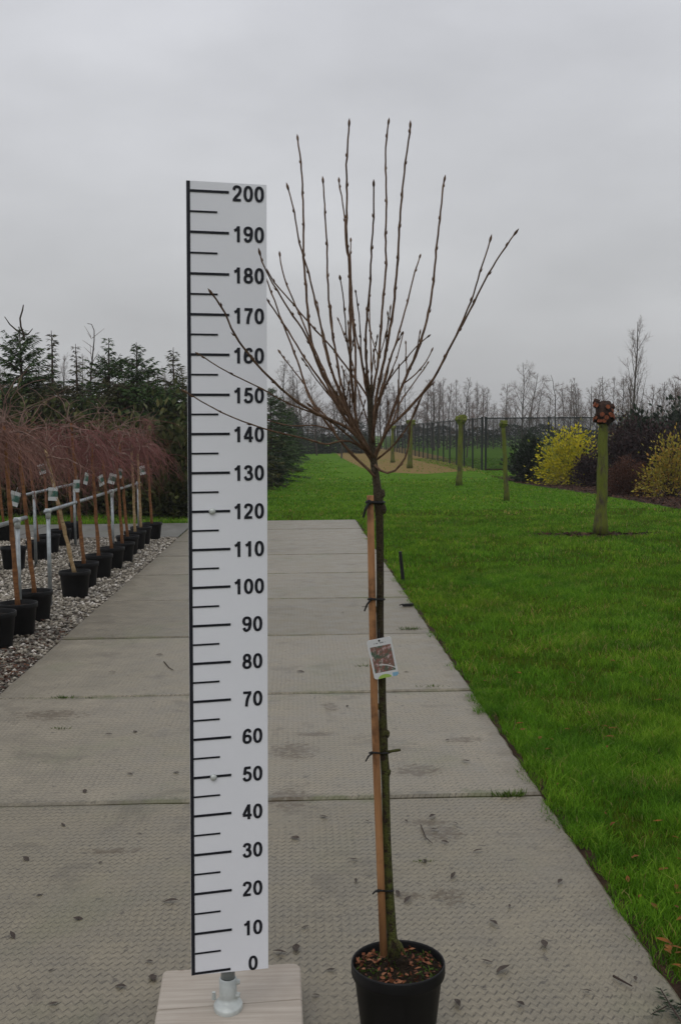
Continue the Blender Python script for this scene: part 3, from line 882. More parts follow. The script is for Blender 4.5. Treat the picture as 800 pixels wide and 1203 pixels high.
conif(163, 24, 402, 1.10, 14, 'spruce', 'dense dark spruce with a thin top, above the far end of the rail', leader=0.14, dens=1.8)
conif(206, 25, 408, 1.10, 17, 'hedge', 'olive spruce directly against the left edge of the measuring board', leader=0.22, dens=1.3)
conif(-6, 26, 430, 1.2, 21, 'hedge', 'dull green conifer cut by the left edge of the picture', leader=0.16, dens=1.2)
conif(45, 28, 432, 1.3, 23, 'hedge', 'wide olive conifer behind the tall dark spruce', leader=0.12, dens=1.2)
conif(108, 28.5, 434, 1.2, 25, 'hedge', 'wide olive conifer under the thin curved pole', leader=0.14, dens=1.2)
conif(148, 29, 438, 1.2, 26, 'hedge', 'wide olive conifer between two dark narrow spruces', leader=0.14, dens=1.2)
conif(186, 27, 436, 1.1, 27, 'hedge', 'olive conifer filling the gap left of the board', leader=0.14, dens=1.2)
conif(232, 26, 430, 1.1, 29, 'hedge', 'conifer mostly hidden behind the white measuring board, left side', leader=0.14)
conif(262, 28, 428, 1.1, 31, 'hedge', 'conifer mostly hidden behind the middle of the white board', leader=0.14)
conif(292, 32, 440, 1.1, 33, 'hedge', 'conifer mostly hidden behind the right side of the white board', leader=0.14)
conif(319, 37.5, 455, 1.0, 35, 'spruce', 'dark conifer at the lawn edge just right of the white board', leader=0.05, dens=1.3)
conif(331, 47, 470, 0.85, 37, 'spruce', 'second dark conifer along the lawn edge right of the board', leader=0.05, dens=1.2)
conif(341, 62, 478, 0.9, 39, 'spruce', 'third dark conifer along the lawn edge right of the board', leader=0.05, dens=1.2)
conif(348, 80, 486, 0.9, 41, 'far_green', 'farthest dark conifer along the lawn edge right of the board', leader=0.05)
rpc = random.Random(61)
for i, (x, yt) in enumerate(((12, 436), (36, 440), (74, 436), (98, 440), (120, 438), (140, 434), (156, 440), (175, 436), (196, 438), (216, 442))):
    conif(x, 23.6 + rpc.uniform(-.4, .8), yt + 16 + rpc.uniform(-8, 8), 1.15, 300 + i, rpc.choice(['hedge', 'hedge', 'spruce', 'larch']), 'bushy conifer filling the belt behind the reddish crowns, %s' % ['at the left picture edge', 'below the tall dark spruce', 'right of the tall dark spruce', 'left of the bent sapling', 'right of the bent sapling', 'behind the middle of the long rail', 'left of the dense dark spruce', 'right of the dense dark spruce', 'one place left of the board', 'against the board edge'][i], dens=1.1, leader=0.05)
# thin curved bare pole rising among the conifers
t = thing('sapling', base_at(108, 25.5), 'thin bare sapling bent over at its tip, among the conifers', 'tree')
b = MB(t.location)
b.tube([Vector(base_at(106, 25.5))] + [on_y(x, y, 25.5) for x, y in ((107, 440), (109, 420), (111, 400), (111, 388), (108, 381), (103, 380))], [.03, .02, .016, .013, .011, .009, .006], 5)
b.build('trunk', M['bare_bark'], t)
b = MB(t.location)
rp = random.Random(4)
for k in range(14):
    q = on_y(109 + rp.uniform(-2, 2), rp.uniform(392, 450), 25.5)
    b.tube([q, q + Vector((rp.uniform(-.3, .3), rp.uniform(-.2, .2), rp.uniform(.1, .35)))], [.008, .003], 3, False)
b.build('crown', M['bare_twig'], t)

# undergrowth hedge under the conifers
hx = [(150, 22.6, 0.9), (180, 22.2, 0.9), (208, 22.0, 0.9), (232, 22.4, 0.9), (120, 23.0, 0.9), (88, 23.0, 0.9), (56, 23.0, 0.9), (24, 23.0, 0.9), (-8, 23.0, 0.9)]
names = ['above the farthest pots of the front row', 'left of the measuring board, one shrub away from it', 'touching the left edge of the measuring board', 'hidden mostly behind the measuring board', 'above the middle of the galvanised rail', 'behind the second galvanised rail', 'behind the reddish crowns, below the thin spiky conifer', 'below the tall dark spruce', 'at the left picture edge below the conifers']
for i, (x, Y, r_) in enumerate(hx):
    shrub('evergreen_shrub', base_at(x, Y), r_, 0.8, 2.1 + 0.25 * math.sin(i * 2.1), 'hedge', 'dense dark olive evergreen shrub ' + names[i], 190, 17, 0.17, 60 + i, group='evergreen shrubs below the conifers', tuft=0.42, low=-0.0)
shrub('evergreen_shrub', base_at(317, 35.5), 0.42, 0.4, 1.15, 'dark_leaf', 'small dark evergreen shrub at the lawn edge beside the white board', 70, 16, 0.13, 71, tuft=0.4)

# ------------------------------------------------------------------ far conifers, hedges
rp = random.Random(31)
far_proto = None
spots = [(x, 92 + rp.uniform(-4, 8), 500 + rp.uniform(-4, 3)) for x in range(352, 440, 9)]
for i, (x, Y, yt) in enumerate(spots):
    h = height_to(yt, x, Y)
    if far_proto is None:
        far_proto = make_conifer('conifer', base_at(x, Y), 3.0, 1.1, 50, M['far_green'], 'small dark green conifer in the row closing the far end of the lawn', 'tree', 'conifers closing the far end of the lawn', leader=0.04, dens=1.0)
        far_proto.scale = (1, 1, h / 3.0)
    else:
        copy_tree(far_proto, base_at(x, Y), rp.uniform(0, 6), (1, 1, h / 3.0))
def hedge(name, x0, x1, Y, zt, label, seed):
    rr = np.random.default_rng(seed)
    p0, p1 = base_at(x0, Y), base_at(x1, Y)
    L = (p1 - p0).length; n = int(L * zt * 260)
    t_ = rr.random(n); x = p0.x + (p1.x - p0.x) * t_; y = Y + rr.uniform(-.8, .8, n)
    top = zt * (0.86 + 0.10 * np.sin(x * 1.7) + 0.08 * np.sin(x * 0.53 + 1))
    z = top * rr.random(n) ** 0.7
    P = np.stack([x, y, z - 0.03], 1); D = rr.normal(size=(n, 3)); D[:, 2] = np.abs(D[:, 2]) * .5
    V, Fs = kites(P, D, rr.uniform(.15, .3, n), rr.uniform(.07, .15, n), rr)
    o = link(name, np_mesh(name, V, Fs, np.clip(rr.normal(.45, .25, n), 0, 1)), M['far_green'])
    return tag(o, label, 'hedge')
hedge('far_hedge', 470, 860, 118, 2.5, 'low dark green hedge across the field beyond the dark fence', 5)

# ------------------------------------------------------------------ notable bare trees
def bt(x, ytop, Y, seed, style, label, **kw):
    return make_bare('bare_tree', base_at(x, Y), height_to(ytop, x, Y), seed, style, label, **kw)
bt(743, 372, 56, 101, 'poplar', 'tallest slender bare tree with upswept branches, above the dark shrubs', twig=1.1)
bt(776, 430, 52, 102, 'twisty', 'bare tree with dense contorted twigs near the right edge', twig=1.2)
bt(613, 422, 72, 103, 'round', 'bare tree with regular forked branches, tallest above the dark green shrub', twig=1.1)
bt(592, 448, 80, 104, 'birch', 'slim bare tree just left of the tallest one behind the fence')
bt(655, 436, 78, 105, 'twisty', 'bushy bare tree behind the fence above the yellow shrub', twig=1.3)
bt(727, 440, 70, 106, 'birch', 'thin bare tree immediately left of the tallest slender tree')
bt(762, 452, 66, 107, 'round', 'short bare tree immediately right of the tallest slender tree')
bt(548, 462, 70, 108, 'twisty', 'low contorted bare tree behind the knobbly pollard by the fence', twig=1.2)
bt(795, 445, 66, 109, 'round', 'bare tree cut by the right picture edge')
bt(345, 428, 85, 110, 'birch', 'bare tree rising above the dark conifers right of the board')
bt(401, 428, 72, 111, 'twisty', 'bushy bare tree seen through the left side of the shoots', twig=1.2)
bt(372, 440, 82, 112, 'round', 'bare tree left of the bushy one seen through the shoots')
bt(327, 415, 80, 113, 'birch', 'bare tree beside the right edge of the board')
bt(700, 446, 84, 114, 'birch', 'slim bare tree right behind the red-topped pollard')
bt(675, 442, 88, 115, 'birch', 'slim bare tree between the yellow shrub and the red-topped pollard')

# far tree line
protos = []
rp = random.Random(77)
lab = 'slender bare tree in the distant hazy tree line'
grp = 'bare trees of the distant tree line'
k = 0
xs = []
x = 318.0
while x < 830:
    xs.append(x); x += rp.uniform(3.4, 6.6)
for x in [-14, 4, 18, 48, 76, 100, 122, 150, 176, 196, 216] + xs:
    Y = rp.uniform(100, 135); yt = (rp.uniform(434, 482) if rp.random() < .75 else rp.uniform(470, 488)) if x > 250 else rp.uniform(410, 432)
    h = height_to(yt, x, Y)
    if k < 5:
        tr = make_bare('bare_tree', base_at(x, Y), 7.0, 200 + k, ['birch', 'birch', 'round', 'birch', 'poplar'][k], lab, grp, 1.0)
        tr.scale = (h / 7 * 0.9, h / 7 * 0.9, h / 7); protos.append(tr)
    else:
        s = h / 7
        w_ = rp.uniform(0.8, 1.5)
        copy_tree(protos[rp.randrange(5)], base_at(x, Y), rp.uniform(0, 6), (s * w_, s * w_, s))
    k += 1

# ------------------------------------------------------------------ shrubs on the right
shrub('evergreen_shrub', base_at(622, 36), 0.68, 0.7, 1.75, 'dark_leaf', 'dark green broadleaf shrub left of the yellow shrub', 150, 18, 0.15, 81, tuft=0.4)
shrub('yellow_shrub', base_at(669, 33.8), 0.98, 0.9, 1.85, 'yellow_leaf', 'bright yellow-green shrub behind the red-topped pollard', 280, 17, 0.10, 82, tuft=0.40)
shrub('brown_shrub', base_at(691, 32.4), 0.42, 0.4, 1.25, 'brown_leaf', 'small dark purple-brown shrub between yellow shrub and pollard', 90, 18, 0.11, 83, tuft=0.4)
shrub('brown_shrub', base_at(738, 33.5), 1.3, 1.0, 1.95, 'brown_leaf', 'large dark purple-brown shrub right of the red-topped pollard', 300, 22, 0.12, 84, tuft=0.34)
shrub('brown_shrub', base_at(782, 33.0), 1.1, 1.0, 2.0, 'brown_leaf', 'dark brown shrub behind the olive-yellow shrub at the right edge', 240, 22, 0.12, 94, tuft=0.34)
shrub('rusty_shrub', base_at(739, 27.9), 0.72, 0.6, 0.98, 'rust_leaf', 'low rounded rusty red-brown shrub on the mulch right of the pollard', 420, 26, 0.05, 85, tuft=0.20)
shrub('olive_shrub', base_at(789, 27.0), 0.78, 0.7, 1.72, 'olive_leaf', 'loose olive-yellow shrub with orange tints at the right edge', 190, 15, 0.085, 86, tuft=0.34)
shrub('evergreen_shrub', base_at(752, 39), 0.85, 0.8, 2.75, 'dark_leaf', 'tall dark evergreen shrub below the tallest bare tree', 200, 18, 0.2, 87, tuft=0.36)
shrub('evergreen_shrub', base_at(800, 39), 1.1, 0.9, 2.85, 'dark_leaf', 'tall dark evergreen shrub at the right picture edge', 220, 18, 0.2, 88, tuft=0.36)
shrub('olive_shrub', base_at(727, 44), 0.6, 0.6, 2.6, 'olive_leaf', 'pale olive twiggy bush behind the red-topped pollard', 60, 8, 0.12, 89, tuft=0.5)

# ------------------------------------------------------------------ pollard row
def pollard(x, y, ytop, wpx, seed, label, red=False, lean=0.0, knob=1.0):
    g = G(x, y); Y = g.y
    top = on_y(x + lean, ytop, Y); ppm = F / Y
    r0 = wpx / 2 / ppm
    rp = random.Random(seed)
    t = thing('pollard_tree', (g.x, g.y, -0.03), label, 'tree', 'pollarded trees on the lawn')
    b = MB(t.location)
    n = 9; pts = []; rad = []
    for i in range(n + 1):
        q = i / n
        p = Vector((g.x, g.y, -0.03)).lerp(top, q) + Vector((rp.gauss(0, .005), rp.gauss(0, .005), 0)) * (1 if 0 < i < n else 0)
        pts.append(p); rad.append(r0 * (1.28 - 0.38 * min(1, q * 4) + rp.uniform(-.05, .05) - 0.12 * q))
    b.tube(pts, rad, 14)
    b.build('trunk', M['moss_bark'], t, True)
    kb = MB(t.location)
    c = top
    if red:
        kb.lump(c + Vector((0, 0, .02)), (r0 * 1.5, r0 * 1.4, 0.2), rp, 12, 8, 0.12)
    else:
        kb.lump(c, (r0 * 1.7 * knob, r0 * 1.7 * knob, r0 * 1.5 * knob), rp, 9, 6, 0.3)
        for k in range(5):
            a = rp.uniform(0, 6.28)
            kb.lump(c + Vector((math.cos(a) * r0 * 1.2, math.sin(a) * r0 * 1.2, rp.uniform(-.3, .8) * r0)) * 1.0, (r0 * .7, r0 * .7, r0 * .7), rp, 6, 4, 0.3)
    if red:
        cuts = []
        for k in range(34):
            a = -PI / 2 + k * 2.39996
            z = rp.uniform(-0.13, 0.19)
            d = Vector((math.cos(a), math.sin(a), 0.25 + z)).normalized()
            o = c + Vector((math.cos(a) * r0 * 1.25, math.sin(a) * r0 * 1.2, z + .02))
            rr_ = rp.uniform(0.026, 0.046)
            kb.tube([o - d * 0.05, o + d * 0.035], [rr_ * 1.25, rr_ * 1.12], 9)
            cuts.append((o, d, rr_))
        ko = kb.build('knob', M['knob_bark'], t)
        for o, d, rr_ in cuts:
            cbm = MB(t.location)
            cbm.tube([o + d * 0.03, o + d * 0.040], [rr_, rr_ * .93], 9)
            cbm.build('pruning_cut', M['cut_wood'], ko)
    else:
        kb.build('knob', M['moss_bark'], t)
    return t
pollard(705, 627, 487, 15, 1, 'thick mossy pollard trunk topped with red-orange pruning cuts', True, 4)
pollard(595, 587, 498, 6, 2, 'thin leaning mossy pollard trunk left of the yellow shrub', False, -4, 0.9)
pollard(539, 570, 493, 7, 3, 'mossy pollard with a knobbly head in front of the fence corner', False, 2.5, 1.1)
pollard(481, 549.5, 497, 6, 4, 'mossy pollard on the brown leaf-strewn ground right of the young tree', False, 1.5, 0.8)
pollard(461, 543, 503, 4.5, 5, 'mossy pollard just behind the lower right shoots of the young tree', False, 0, 0.8)
pollard(418, 530, 506, 3, 6, 'small far pollard trunk at the end of the lawn, left of the young tree', False, 0, 0.8)

# ------------------------------------------------------------------ fence
def netting_mat():
    n = NT('windbreak_netting', 0.8, 0.1)
    n.color((0.012, 0.018, 0.015))
    tr = n.t.nodes.new('ShaderNodeBsdfTransparent')
    mx = n.t.nodes.new('ShaderNodeMixShader'); mx.inputs[0].default_value = 0.55
    out = n.t.nodes['Material Output']
    n.t.links.new(n.b.outputs[0], mx.inputs[1]); n.t.links.new(tr.outputs[0], mx.inputs[2])
    n.t.links.new(mx.outputs[0], out.inputs[0])
    return n.m
M['netting'] = netting_mat()
FH = 2.22
corner = G(566, 552); corner.z = 0
def fence(p0, p1, step, label, first_thick=True):
    t = thing('fence', (p0.x, p0.y, -0.03), label, 'fence')
    L = (p1 - p0).length; d = (p1 - p0).normalized(); n = int(L / step)
    for i in range(n + 1):
        q = p0 + d * (i * step)
        b = MB(t.location); r_ = 0.05 if i == 0 else 0.038
        b.tube([(q.x, q.y, -0.05), (q.x, q.y, FH + 0.06)], r_, 8)
        b.build('post', M['fence'], t)
    b = MB(t.location)
    e1 = p0 + d * (n * step)
    b.tube([(p0.x, p0.y, FH), (e1.x, e1.y, FH)], 0.03, 6)
    b.build('top_rail', M['fence'], t)
    b = MB(t.location)
    s_ = d.cross(Vector((0, 0, 1))) * 0.05
    b.add([(p0.x + s_.x, p0.y + s_.y, 0.0), (e1.x + s_.x, e1.y + s_.y, 0.0), (e1.x + s_.x, e1.y + s_.y, FH - 0.02), (p0.x + s_.x, p0.y + s_.y, FH - 0.02)], [(0, 1, 2, 3)])
    b.build('netting', M['netting'], t)
    return t
far_end = Vector((corner.x + 0.8, 112, 0))
fence(corner, far_end, 2.75, 'dark netted fence receding along the pollard row')
fence(corner + Vector((0.16, 0.04, 0)), corner + Vector((22.4, 0.6, 0)), 2.75, 'dark netted fence running behind the yellow and brown shrubs')
kb = MB()
kb.box((corner.x + 0.1 + 11, corner.y - 0.12, -0.0), (22, 0.12, 0.10))
tag(kb.build('fence_kerb', M['mulch']), 'dark soil strip along the foot of the fence behind the shrubs', 'kerb')

# ================================================================== POTTED WEEPING TREES AND RAILS
def pot_mb(r_top, r_bot, h, org=(0, 0, 0), lip=0.04, base=Vector((0, 0, 0))):
    b = MB(org)
    b.lathe(base, [(0.001, 0.0), (r_bot * 0.97, 0.0), (r_bot, 0.006), (r_top * 0.925, h - lip - 0.008), (r_top * 0.985, h - lip),
                   (r_top, h - lip + 0.006), (r_top, h - 0.004), (r_top * 0.99, h), (r_top * 0.972, h), (r_top * 0.962, h - 0.005), (r_top * 0.90, h - 0.05), (r_top * 0.88, h - 0.075)], 40)
    return b
POT_R, POT_H = 0.158, 0.262
M['brown_twig'] = simple('grey_brown_twigs', (0.165, 0.085, 0.065), 0.75, 0.2, 0.4, 2)
def weeping_proto(seed, stem='cane_orange', lean=-0.12, twigm='red_twig', label='x'):
    rp = random.Random(seed)
    t = thing('weeping_tree', (0, 0, -0.015), label, 'potted tree', 'potted weeping trees along the rails')
    pot_mb(POT_R, POT_R * 0.78, POT_H).build('pot', M['black_plastic'], t, True)
    b = MB(); b.lathe((0, 0, POT_H - 0.035), [(POT_R * 0.91, 0.0), (POT_R * .5, 0.008), (0.001, 0.012)], 20)
    b.build('soil', M['soil'], t)
    H = 1.64 + rp.uniform(-.16, .16)
    b = MB(); pts = []; rad = []
    n = 16
    for i in range(n + 1):
        q = i / n
        pts.append(Vector((lean * q + rp.gauss(0, .0022), rp.gauss(0, .0022), POT_H - 0.04 + (H - POT_H) * q)))
        rad.append(0.0205 - 0.007 * q + (0.0035 if i % 3 == 0 else 0))
    b.tube(pts, rad, 8)
    b.build('stem', M[stem], t, True)
    top = pts[-1]
    lb_ = MB(); cb_ = MB()
    nl = 6
    for k in range(nl):
        a = 2 * PI * k / nl + rp.uniform(-.4, .4)
        L = rp.uniform(0.22, 0.50); rise = rp.uniform(0.02, 0.22)
        st = top + Vector((0, 0, -rp.uniform(0, 0.14)))
        lp = [st]; v = Vector((math.cos(a), math.sin(a), rp.uniform(0.1, 1.6))).normalized()
        for i in range(8):
            v = (v + Vector((rp.gauss(0, .30), rp.gauss(0, .30), rp.gauss(-.14, .28)))).normalized()
            lp.append(lp[-1] + v * L / 7)
        lb_.tube(lp, [0.014 - 0.0105 * i / 8 for i in range(9)], 5)
        for m_ in range(16):
            f = rp.uniform(0.10, 0.999) * 8; i = int(f); o = lp[i].lerp(lp[i + 1], f - i)
            a2 = a + rp.gauss(0, 1.2); dl = rp.uniform(0.15, 0.80)
            v = Vector((math.cos(a2) * 0.8, math.sin(a2) * 0.8, rp.uniform(-.6, .7))); p = o.copy(); tw = [p.copy()]
            g_ = rp.uniform(-.48, -.12)
            for s_ in range(6):
                v = v + Vector((rp.gauss(0, .24), rp.gauss(0, .24), g_ + rp.gauss(0, .12))); v.normalize()
                p = p + v * dl / 6; tw.append(p.copy())
            cb_.tube(tw, [0.0026, 0.0023, 0.0021, 0.0019, 0.0017, 0.0014, 0.0010], 3, False)
            for s_ in range(3):
                i2 = rp.randint(1, 5)
                e_ = tw[i2] + Vector((rp.gauss(0, .07), rp.gauss(0, .07), rp.uniform(-.20, .03)))
                cb_.tube([tw[i2], e_], [0.0016, 0.0010], 3, False)
    for k in range(7):
        a = rp.uniform(0, 6.28); p = top.copy(); v = Vector((math.cos(a) * .8, math.sin(a) * .8, rp.uniform(.5, 2.0))); tw = [p.copy()]
        for s_ in range(7):
            v = (v + Vector((rp.gauss(0, .32), rp.gauss(0, .32), -.13))).normalized(); p = p + v * 0.085; tw.append(p.copy())
        lb_.tube(tw, [0.006, .005, .0045, .004, .0035, .003, .0025, .002], 4, False)
    lb_.build('limbs', M['limb'], t)
    cb_.build('crown', M[twigm], t)
    return t
pA = weeping_proto(1, 'cane_pale', -0.26, 'brown_twig')
pB = weeping_proto(2, 'cane_orange', -0.10)
pC = weeping_proto(3, 'cane_orange', -0.06)
pD = weeping_proto(4, 'cane_pale', -0.03)
pE = weeping_proto(5, 'cane_orange', -0.12, 'brown_twig')
pF = weeping_proto(6, 'cane_orange', -0.07, 'brown_twig')
pG = weeping_proto(7, 'cane_orange', -0.11)
protos = [pA, pB, pC, pD, pE, pF, pG]; used = set()
def place_weep(k, x, ybot, label, rz=0.0, s=1.0):
    g = G(x, ybot)
    g = Vector((g.x, g.y + 0.12, -0.015))
    p = protos[k]
    if k not in used:
        used.add(k); p.location = g; p.rotation_euler = (0, 0, rz); p['label'] = label; p.scale = (1, 1, s); return p
    return copy_tree(p, g, rz, (1, 1, s * (0.94 + 0.12 * ((x * 37) % 10) / 10)), label)
FR = 'in the front row beside the path'
place_weep(0, 86, 701, 'weeping tree on pale leaning peeling stem, at the near end of the long rail')
place_weep(1, 97, 689, 'weeping tree with orange-brown stem, directly behind the pale leaning one', 0.1)
place_weep(2, 115, 678, 'third weeping tree along the long rail, counted from the pale leaning one', 0.2)
place_weep(6, 130, 668, 'fourth weeping tree along the long rail, counted from the pale leaning one', -0.3)
place_weep(2, 143, 659, 'fifth weeping tree along the long rail, counted from the pale leaning one', 0.3, 0.97)
place_weep(1, 149, 651, 'sixth weeping tree along the long rail, counted from the pale leaning one', 0.5)
place_weep(3, 158, 645, 'weeping tree with pale yellowish stem, third from the far end of the front row', 0.4)
place_weep(3, 165, 639, 'weeping tree with pale yellowish stem, second from the far end of the front row', 0.0)
place_weep(2, 178, 633, 'last weeping tree at the far end of the front row by the cross path', 0.2, 0.97)
place_weep(4, 38, 729, 'weeping tree left of the near rail post, closest to the gap in the rails', -0.2)
place_weep(5, 18, 746, 'weeping tree in the second pot from the left picture edge, front row', 0.1)
place_weep(4, -9, 760, 'weeping tree in the pot cut by the left picture edge, nearest the camera', 0.3)
place_weep(5, 14, 668, 'weeping tree in the back row, nearest of those in view, at far left', 0.4)
place_weep(1, 43, 657, 'second weeping tree of the back row, beside the near post of the back rail', 0.0)
place_weep(2, 56, 649, 'third weeping tree of the back row, counted from the near end', 0.7)
place_weep(6, 70, 641, 'fourth weeping tree of the back row, counted from the near end', 0.3)
place_weep(2, 84, 633, 'farthest weeping tree of the back row, next to the cross path', 0.1)
place_weep(1, 3, 635, 'weeping tree far behind the back row at the left picture edge', 0.2)
place_weep(2, -30, 672, 'weeping tree of the back row just outside the left picture edge', 0.5)
place_weep(1, -40, 640, 'weeping tree of the third row just outside the left picture edge', 0.9)

def rail(y0, y1, X, posts, label, zr=0.89):
    t = thing('rail', (X, y0, -0.02), label, 'rail')
    b = MB(t.location); b.tube([(X, y0 - 0.06, zr), (X, y1 + 0.06, zr)], 0.018, 10); b.build('top_pipe', M['galv'], t, True)
    for Y in posts:
        b = MB(t.location); b.tube([(X, Y, -0.05), (X, Y, zr - 0.02)], 0.019, 10)
        po = b.build('post', M['galv'], t, True)
        b = MB(t.location); b.tube([(X - 0.027, Y, zr), (X + 0.027, Y, zr)], 0.024, 10); b.tube([(X, Y, zr - 0.07), (X, Y, zr + 0.004)], 0.024, 10)
        b.build('coupling', M['galv_cast'], po, True)
    return t
rail(10.35, 16.4, -2.36, (10.42, 14.0, 16.3), 'long galvanised pipe rail behind the front row of potted trees')
rail(5.0, 9.55, -2.37, (9.32, 6.2), 'near galvanised pipe rail cut by the left picture edge')
rail(13.4, 16.3, -3.28, (13.75, 16.2), 'galvanised pipe rail behind the back row of potted trees')

# care labels hanging on the weeping trees
def lbl_mat():
    n = NT('care_label_print', 0.35, 0.4)
    c = n.obj
    f = n.noise(14, 4, 0.6, vec=c)
    x, y, z = n.sepxyz(c)
    pic = n.ramp(f, [(0.35, (0.02, 0.09, 0.055)), (0.5, (0.05, 0.14, 0.11)), (0.62, (0.30, 0.34, 0.32))])
    inside = n.math('MULTIPLY', n.range(z, -0.085, -0.08), n.range(z, -0.035, -0.03, 1, 0))
    n.color(n.mix(inside, (0.55, 0.57, 0.57), pic))
    return n.m
M['care'] = lbl_mat()
lm = None
hang = [(63, 572, 10.45, 'white and green care label hanging on the pale leaning stem', .2), (20, 577, 9.4, 'grey-white care label hanging above the near rail', .05),
        (91, 563, 11.1, 'small care label on the second stem of the long rail', .9), (103, 555, 11.9, 'narrow care label seen edge-on on the third stem', 1.25),
        (118, 558, 12.6, 'small pale care label on the fourth stem of the long rail', 1.0), (134, 556, 13.2, 'bright tilted care label on the fifth stem of the long rail', .3),
        (141, 550, 14.2, 'tiny care label on the sixth stem of the long rail', .5), (48, 545, 13.9, 'tiny pale care label in the back row', .4), (167, 547, 15.6, 'tiny pale care label near the far end of the front row', .6)]
for x, y, Y, lab_, rz in hang:
    p = on_y(x, y, Y)
    if lm is None:
        b = MB(); w, h = 0.042, 0.10
        b.box((0, 0, -0.06), (0.075, 0.0012, 0.11)); b.tube([(0, 0, 0.03), (0, 0, -0.01)], 0.0012, 4)
        lm = b.mesh('care_label'); lm.materials.append(M['care'])
    o = bpy.data.objects.new('care_label', lm); COL.objects.link(o)
    o.location = p; o.rotation_euler = (0.1, 0.35 * math.sin(x), rz)
    o.scale = (1.15, 1, 1.15)
    tag(o, lab_, 'label', 'care labels on the weeping trees')

# ================================================================== MEASURING BOARD
YL, YR = 2.745, 2.79
BL = on_y(225.3, 1146, YL); TL = on_y(219, 212, YL)
BRp = on_y(315.3, 1137.5, YR); TR = on_y(313.3, 217.3, YR)
U = (BRp - BL); U.z = 0; Wd = U.length; U.normalize()
UP = (TL - BL).normalized()
NRM = U.cross(UP).normalized()
if NRM.y > 0: NRM = -NRM
def board_pt(x, y): return on_plane(x, y, BL, NRM)
PL_Z = 0.066
pole_c = on_z(268.5, 1183, PL_Z)
rt = thing('measuring_board', (pole_c.x, pole_c.y, 0.0), 'tall white measuring board with black 0 to 200 scale on wooden base', 'measuring board')
O = rt.location
TH = 0.005
def quadprism(b, A, B, C, D, off0, off1):
    """A,B,C,D corner points on the face plane; extruded between two offsets along NRM"""
    vs_ = [p + NRM * off0 for p in (A, B, C, D)] + [p + NRM * off1 for p in (A, B, C, D)]
    b.add(vs_, [(0, 1, 2, 3), (7, 6, 5, 4), (0, 4, 5, 1), (1, 5, 6, 2), (2, 6, 7, 3), (3, 7, 4, 0)])
BRb = board_pt(315.3, 1137.5); TRb = board_pt(313.3, 217.3)
b = MB(O); quadprism(b, BL, BRb, TRb, TL, -TH, 0.0)
panel = b.build('panel', M['panel'], rt)
b = MB(O)
TICK = {200: 223.5, 190: 272, 180: 321, 170: 369, 160: 416.3, 150: 463.7, 140: 510, 130: 556, 120: 601.5, 110: 646.5, 100: 691, 90: 736, 80: 780.3, 70: 825, 60: 869.5, 50: 914.5, 40: 959.5, 30: 1005.2, 20: 1051, 10: 1097.8, 0: 1144.3}
def left_pt(y):                       # point of the left edge seen at image row y
    t = (y - 212) / (1146 - 212)
    return board_pt(219 + 6.3 * t, y)
def board_uv(p):
    v = (p.z - BL.z) / UP.z
    return (p - BL - UP * v).dot(U), v
wpx = Wd / 90.0
def bar(b, P0, w, hh, off=0.0):
    A = P0 - UP * hh / 2; B = A + U * w
    quadprism(b, A, B, B + UP * hh, A + UP * hh, 0.0006, 0.0016)
# black strip along the left edge, stopping short of the marks
quadprism(b, BL, BL + U * 0.009, TL + U * 0.009, TL, 0.0004, 0.0012)
edge = b.build('edge_strip', M['ink'], panel)
keys = sorted(TICK)
b = MB(O)
for i, kx in enumerate(keys):
    P0 = left_pt(TICK[kx])
    bar(b, P0 + U * 0.0092, 0.096 if kx else 0.092, 0.0062)
    if i + 1 < len(keys):
        P1 = left_pt((TICK[kx] + TICK[keys[i + 1]]) / 2)
        bar(b, P1 + U * 0.0092, 0.067, 0.0045)
b.build('scale_marks', M['ink'], panel)
# numerals
HX, HY = 0.104, 0.086
def ell(cx, cy, rx, ry, n=28, a0=0.0, a1=2 * PI, ex=2.25):
    out = []
    for i in range(n + 1):
        a = a0 + (a1 - a0) * i / n; c, s_ = math.cos(a), math.sin(a)
        out.append((cx + rx * math.copysign(abs(c) ** (2 / ex), c), cy + ry * math.copysign(abs(s_) ** (2 / ex), s_)))
    return out
def smooth(P, n=7):
    out = []
    for i in range(len(P) - 1):
        p0, p1, p2, p3 = P[max(i - 1, 0)], P[i], P[i + 1], P[min(i + 2, len(P) - 1)]
        for k in range(n):
            t = k / n
            out.append(tuple(0.5 * (2 * p1[d] + (p2[d] - p0[d]) * t + (2 * p0[d] - 5 * p1[d] + 4 * p2[d] - p3[d]) * t * t + (3 * p1[d] - p0[d] - 3 * p2[d] + p3[d]) * t ** 3) for d in (0, 1)))
    return out + [P[-1]]
six = [ell(.345, .305, .235, .222), smooth([(.555, .73), (.50, .875), (.36, .915), (.19, .80), (.112, .52), (.112, .30)])]
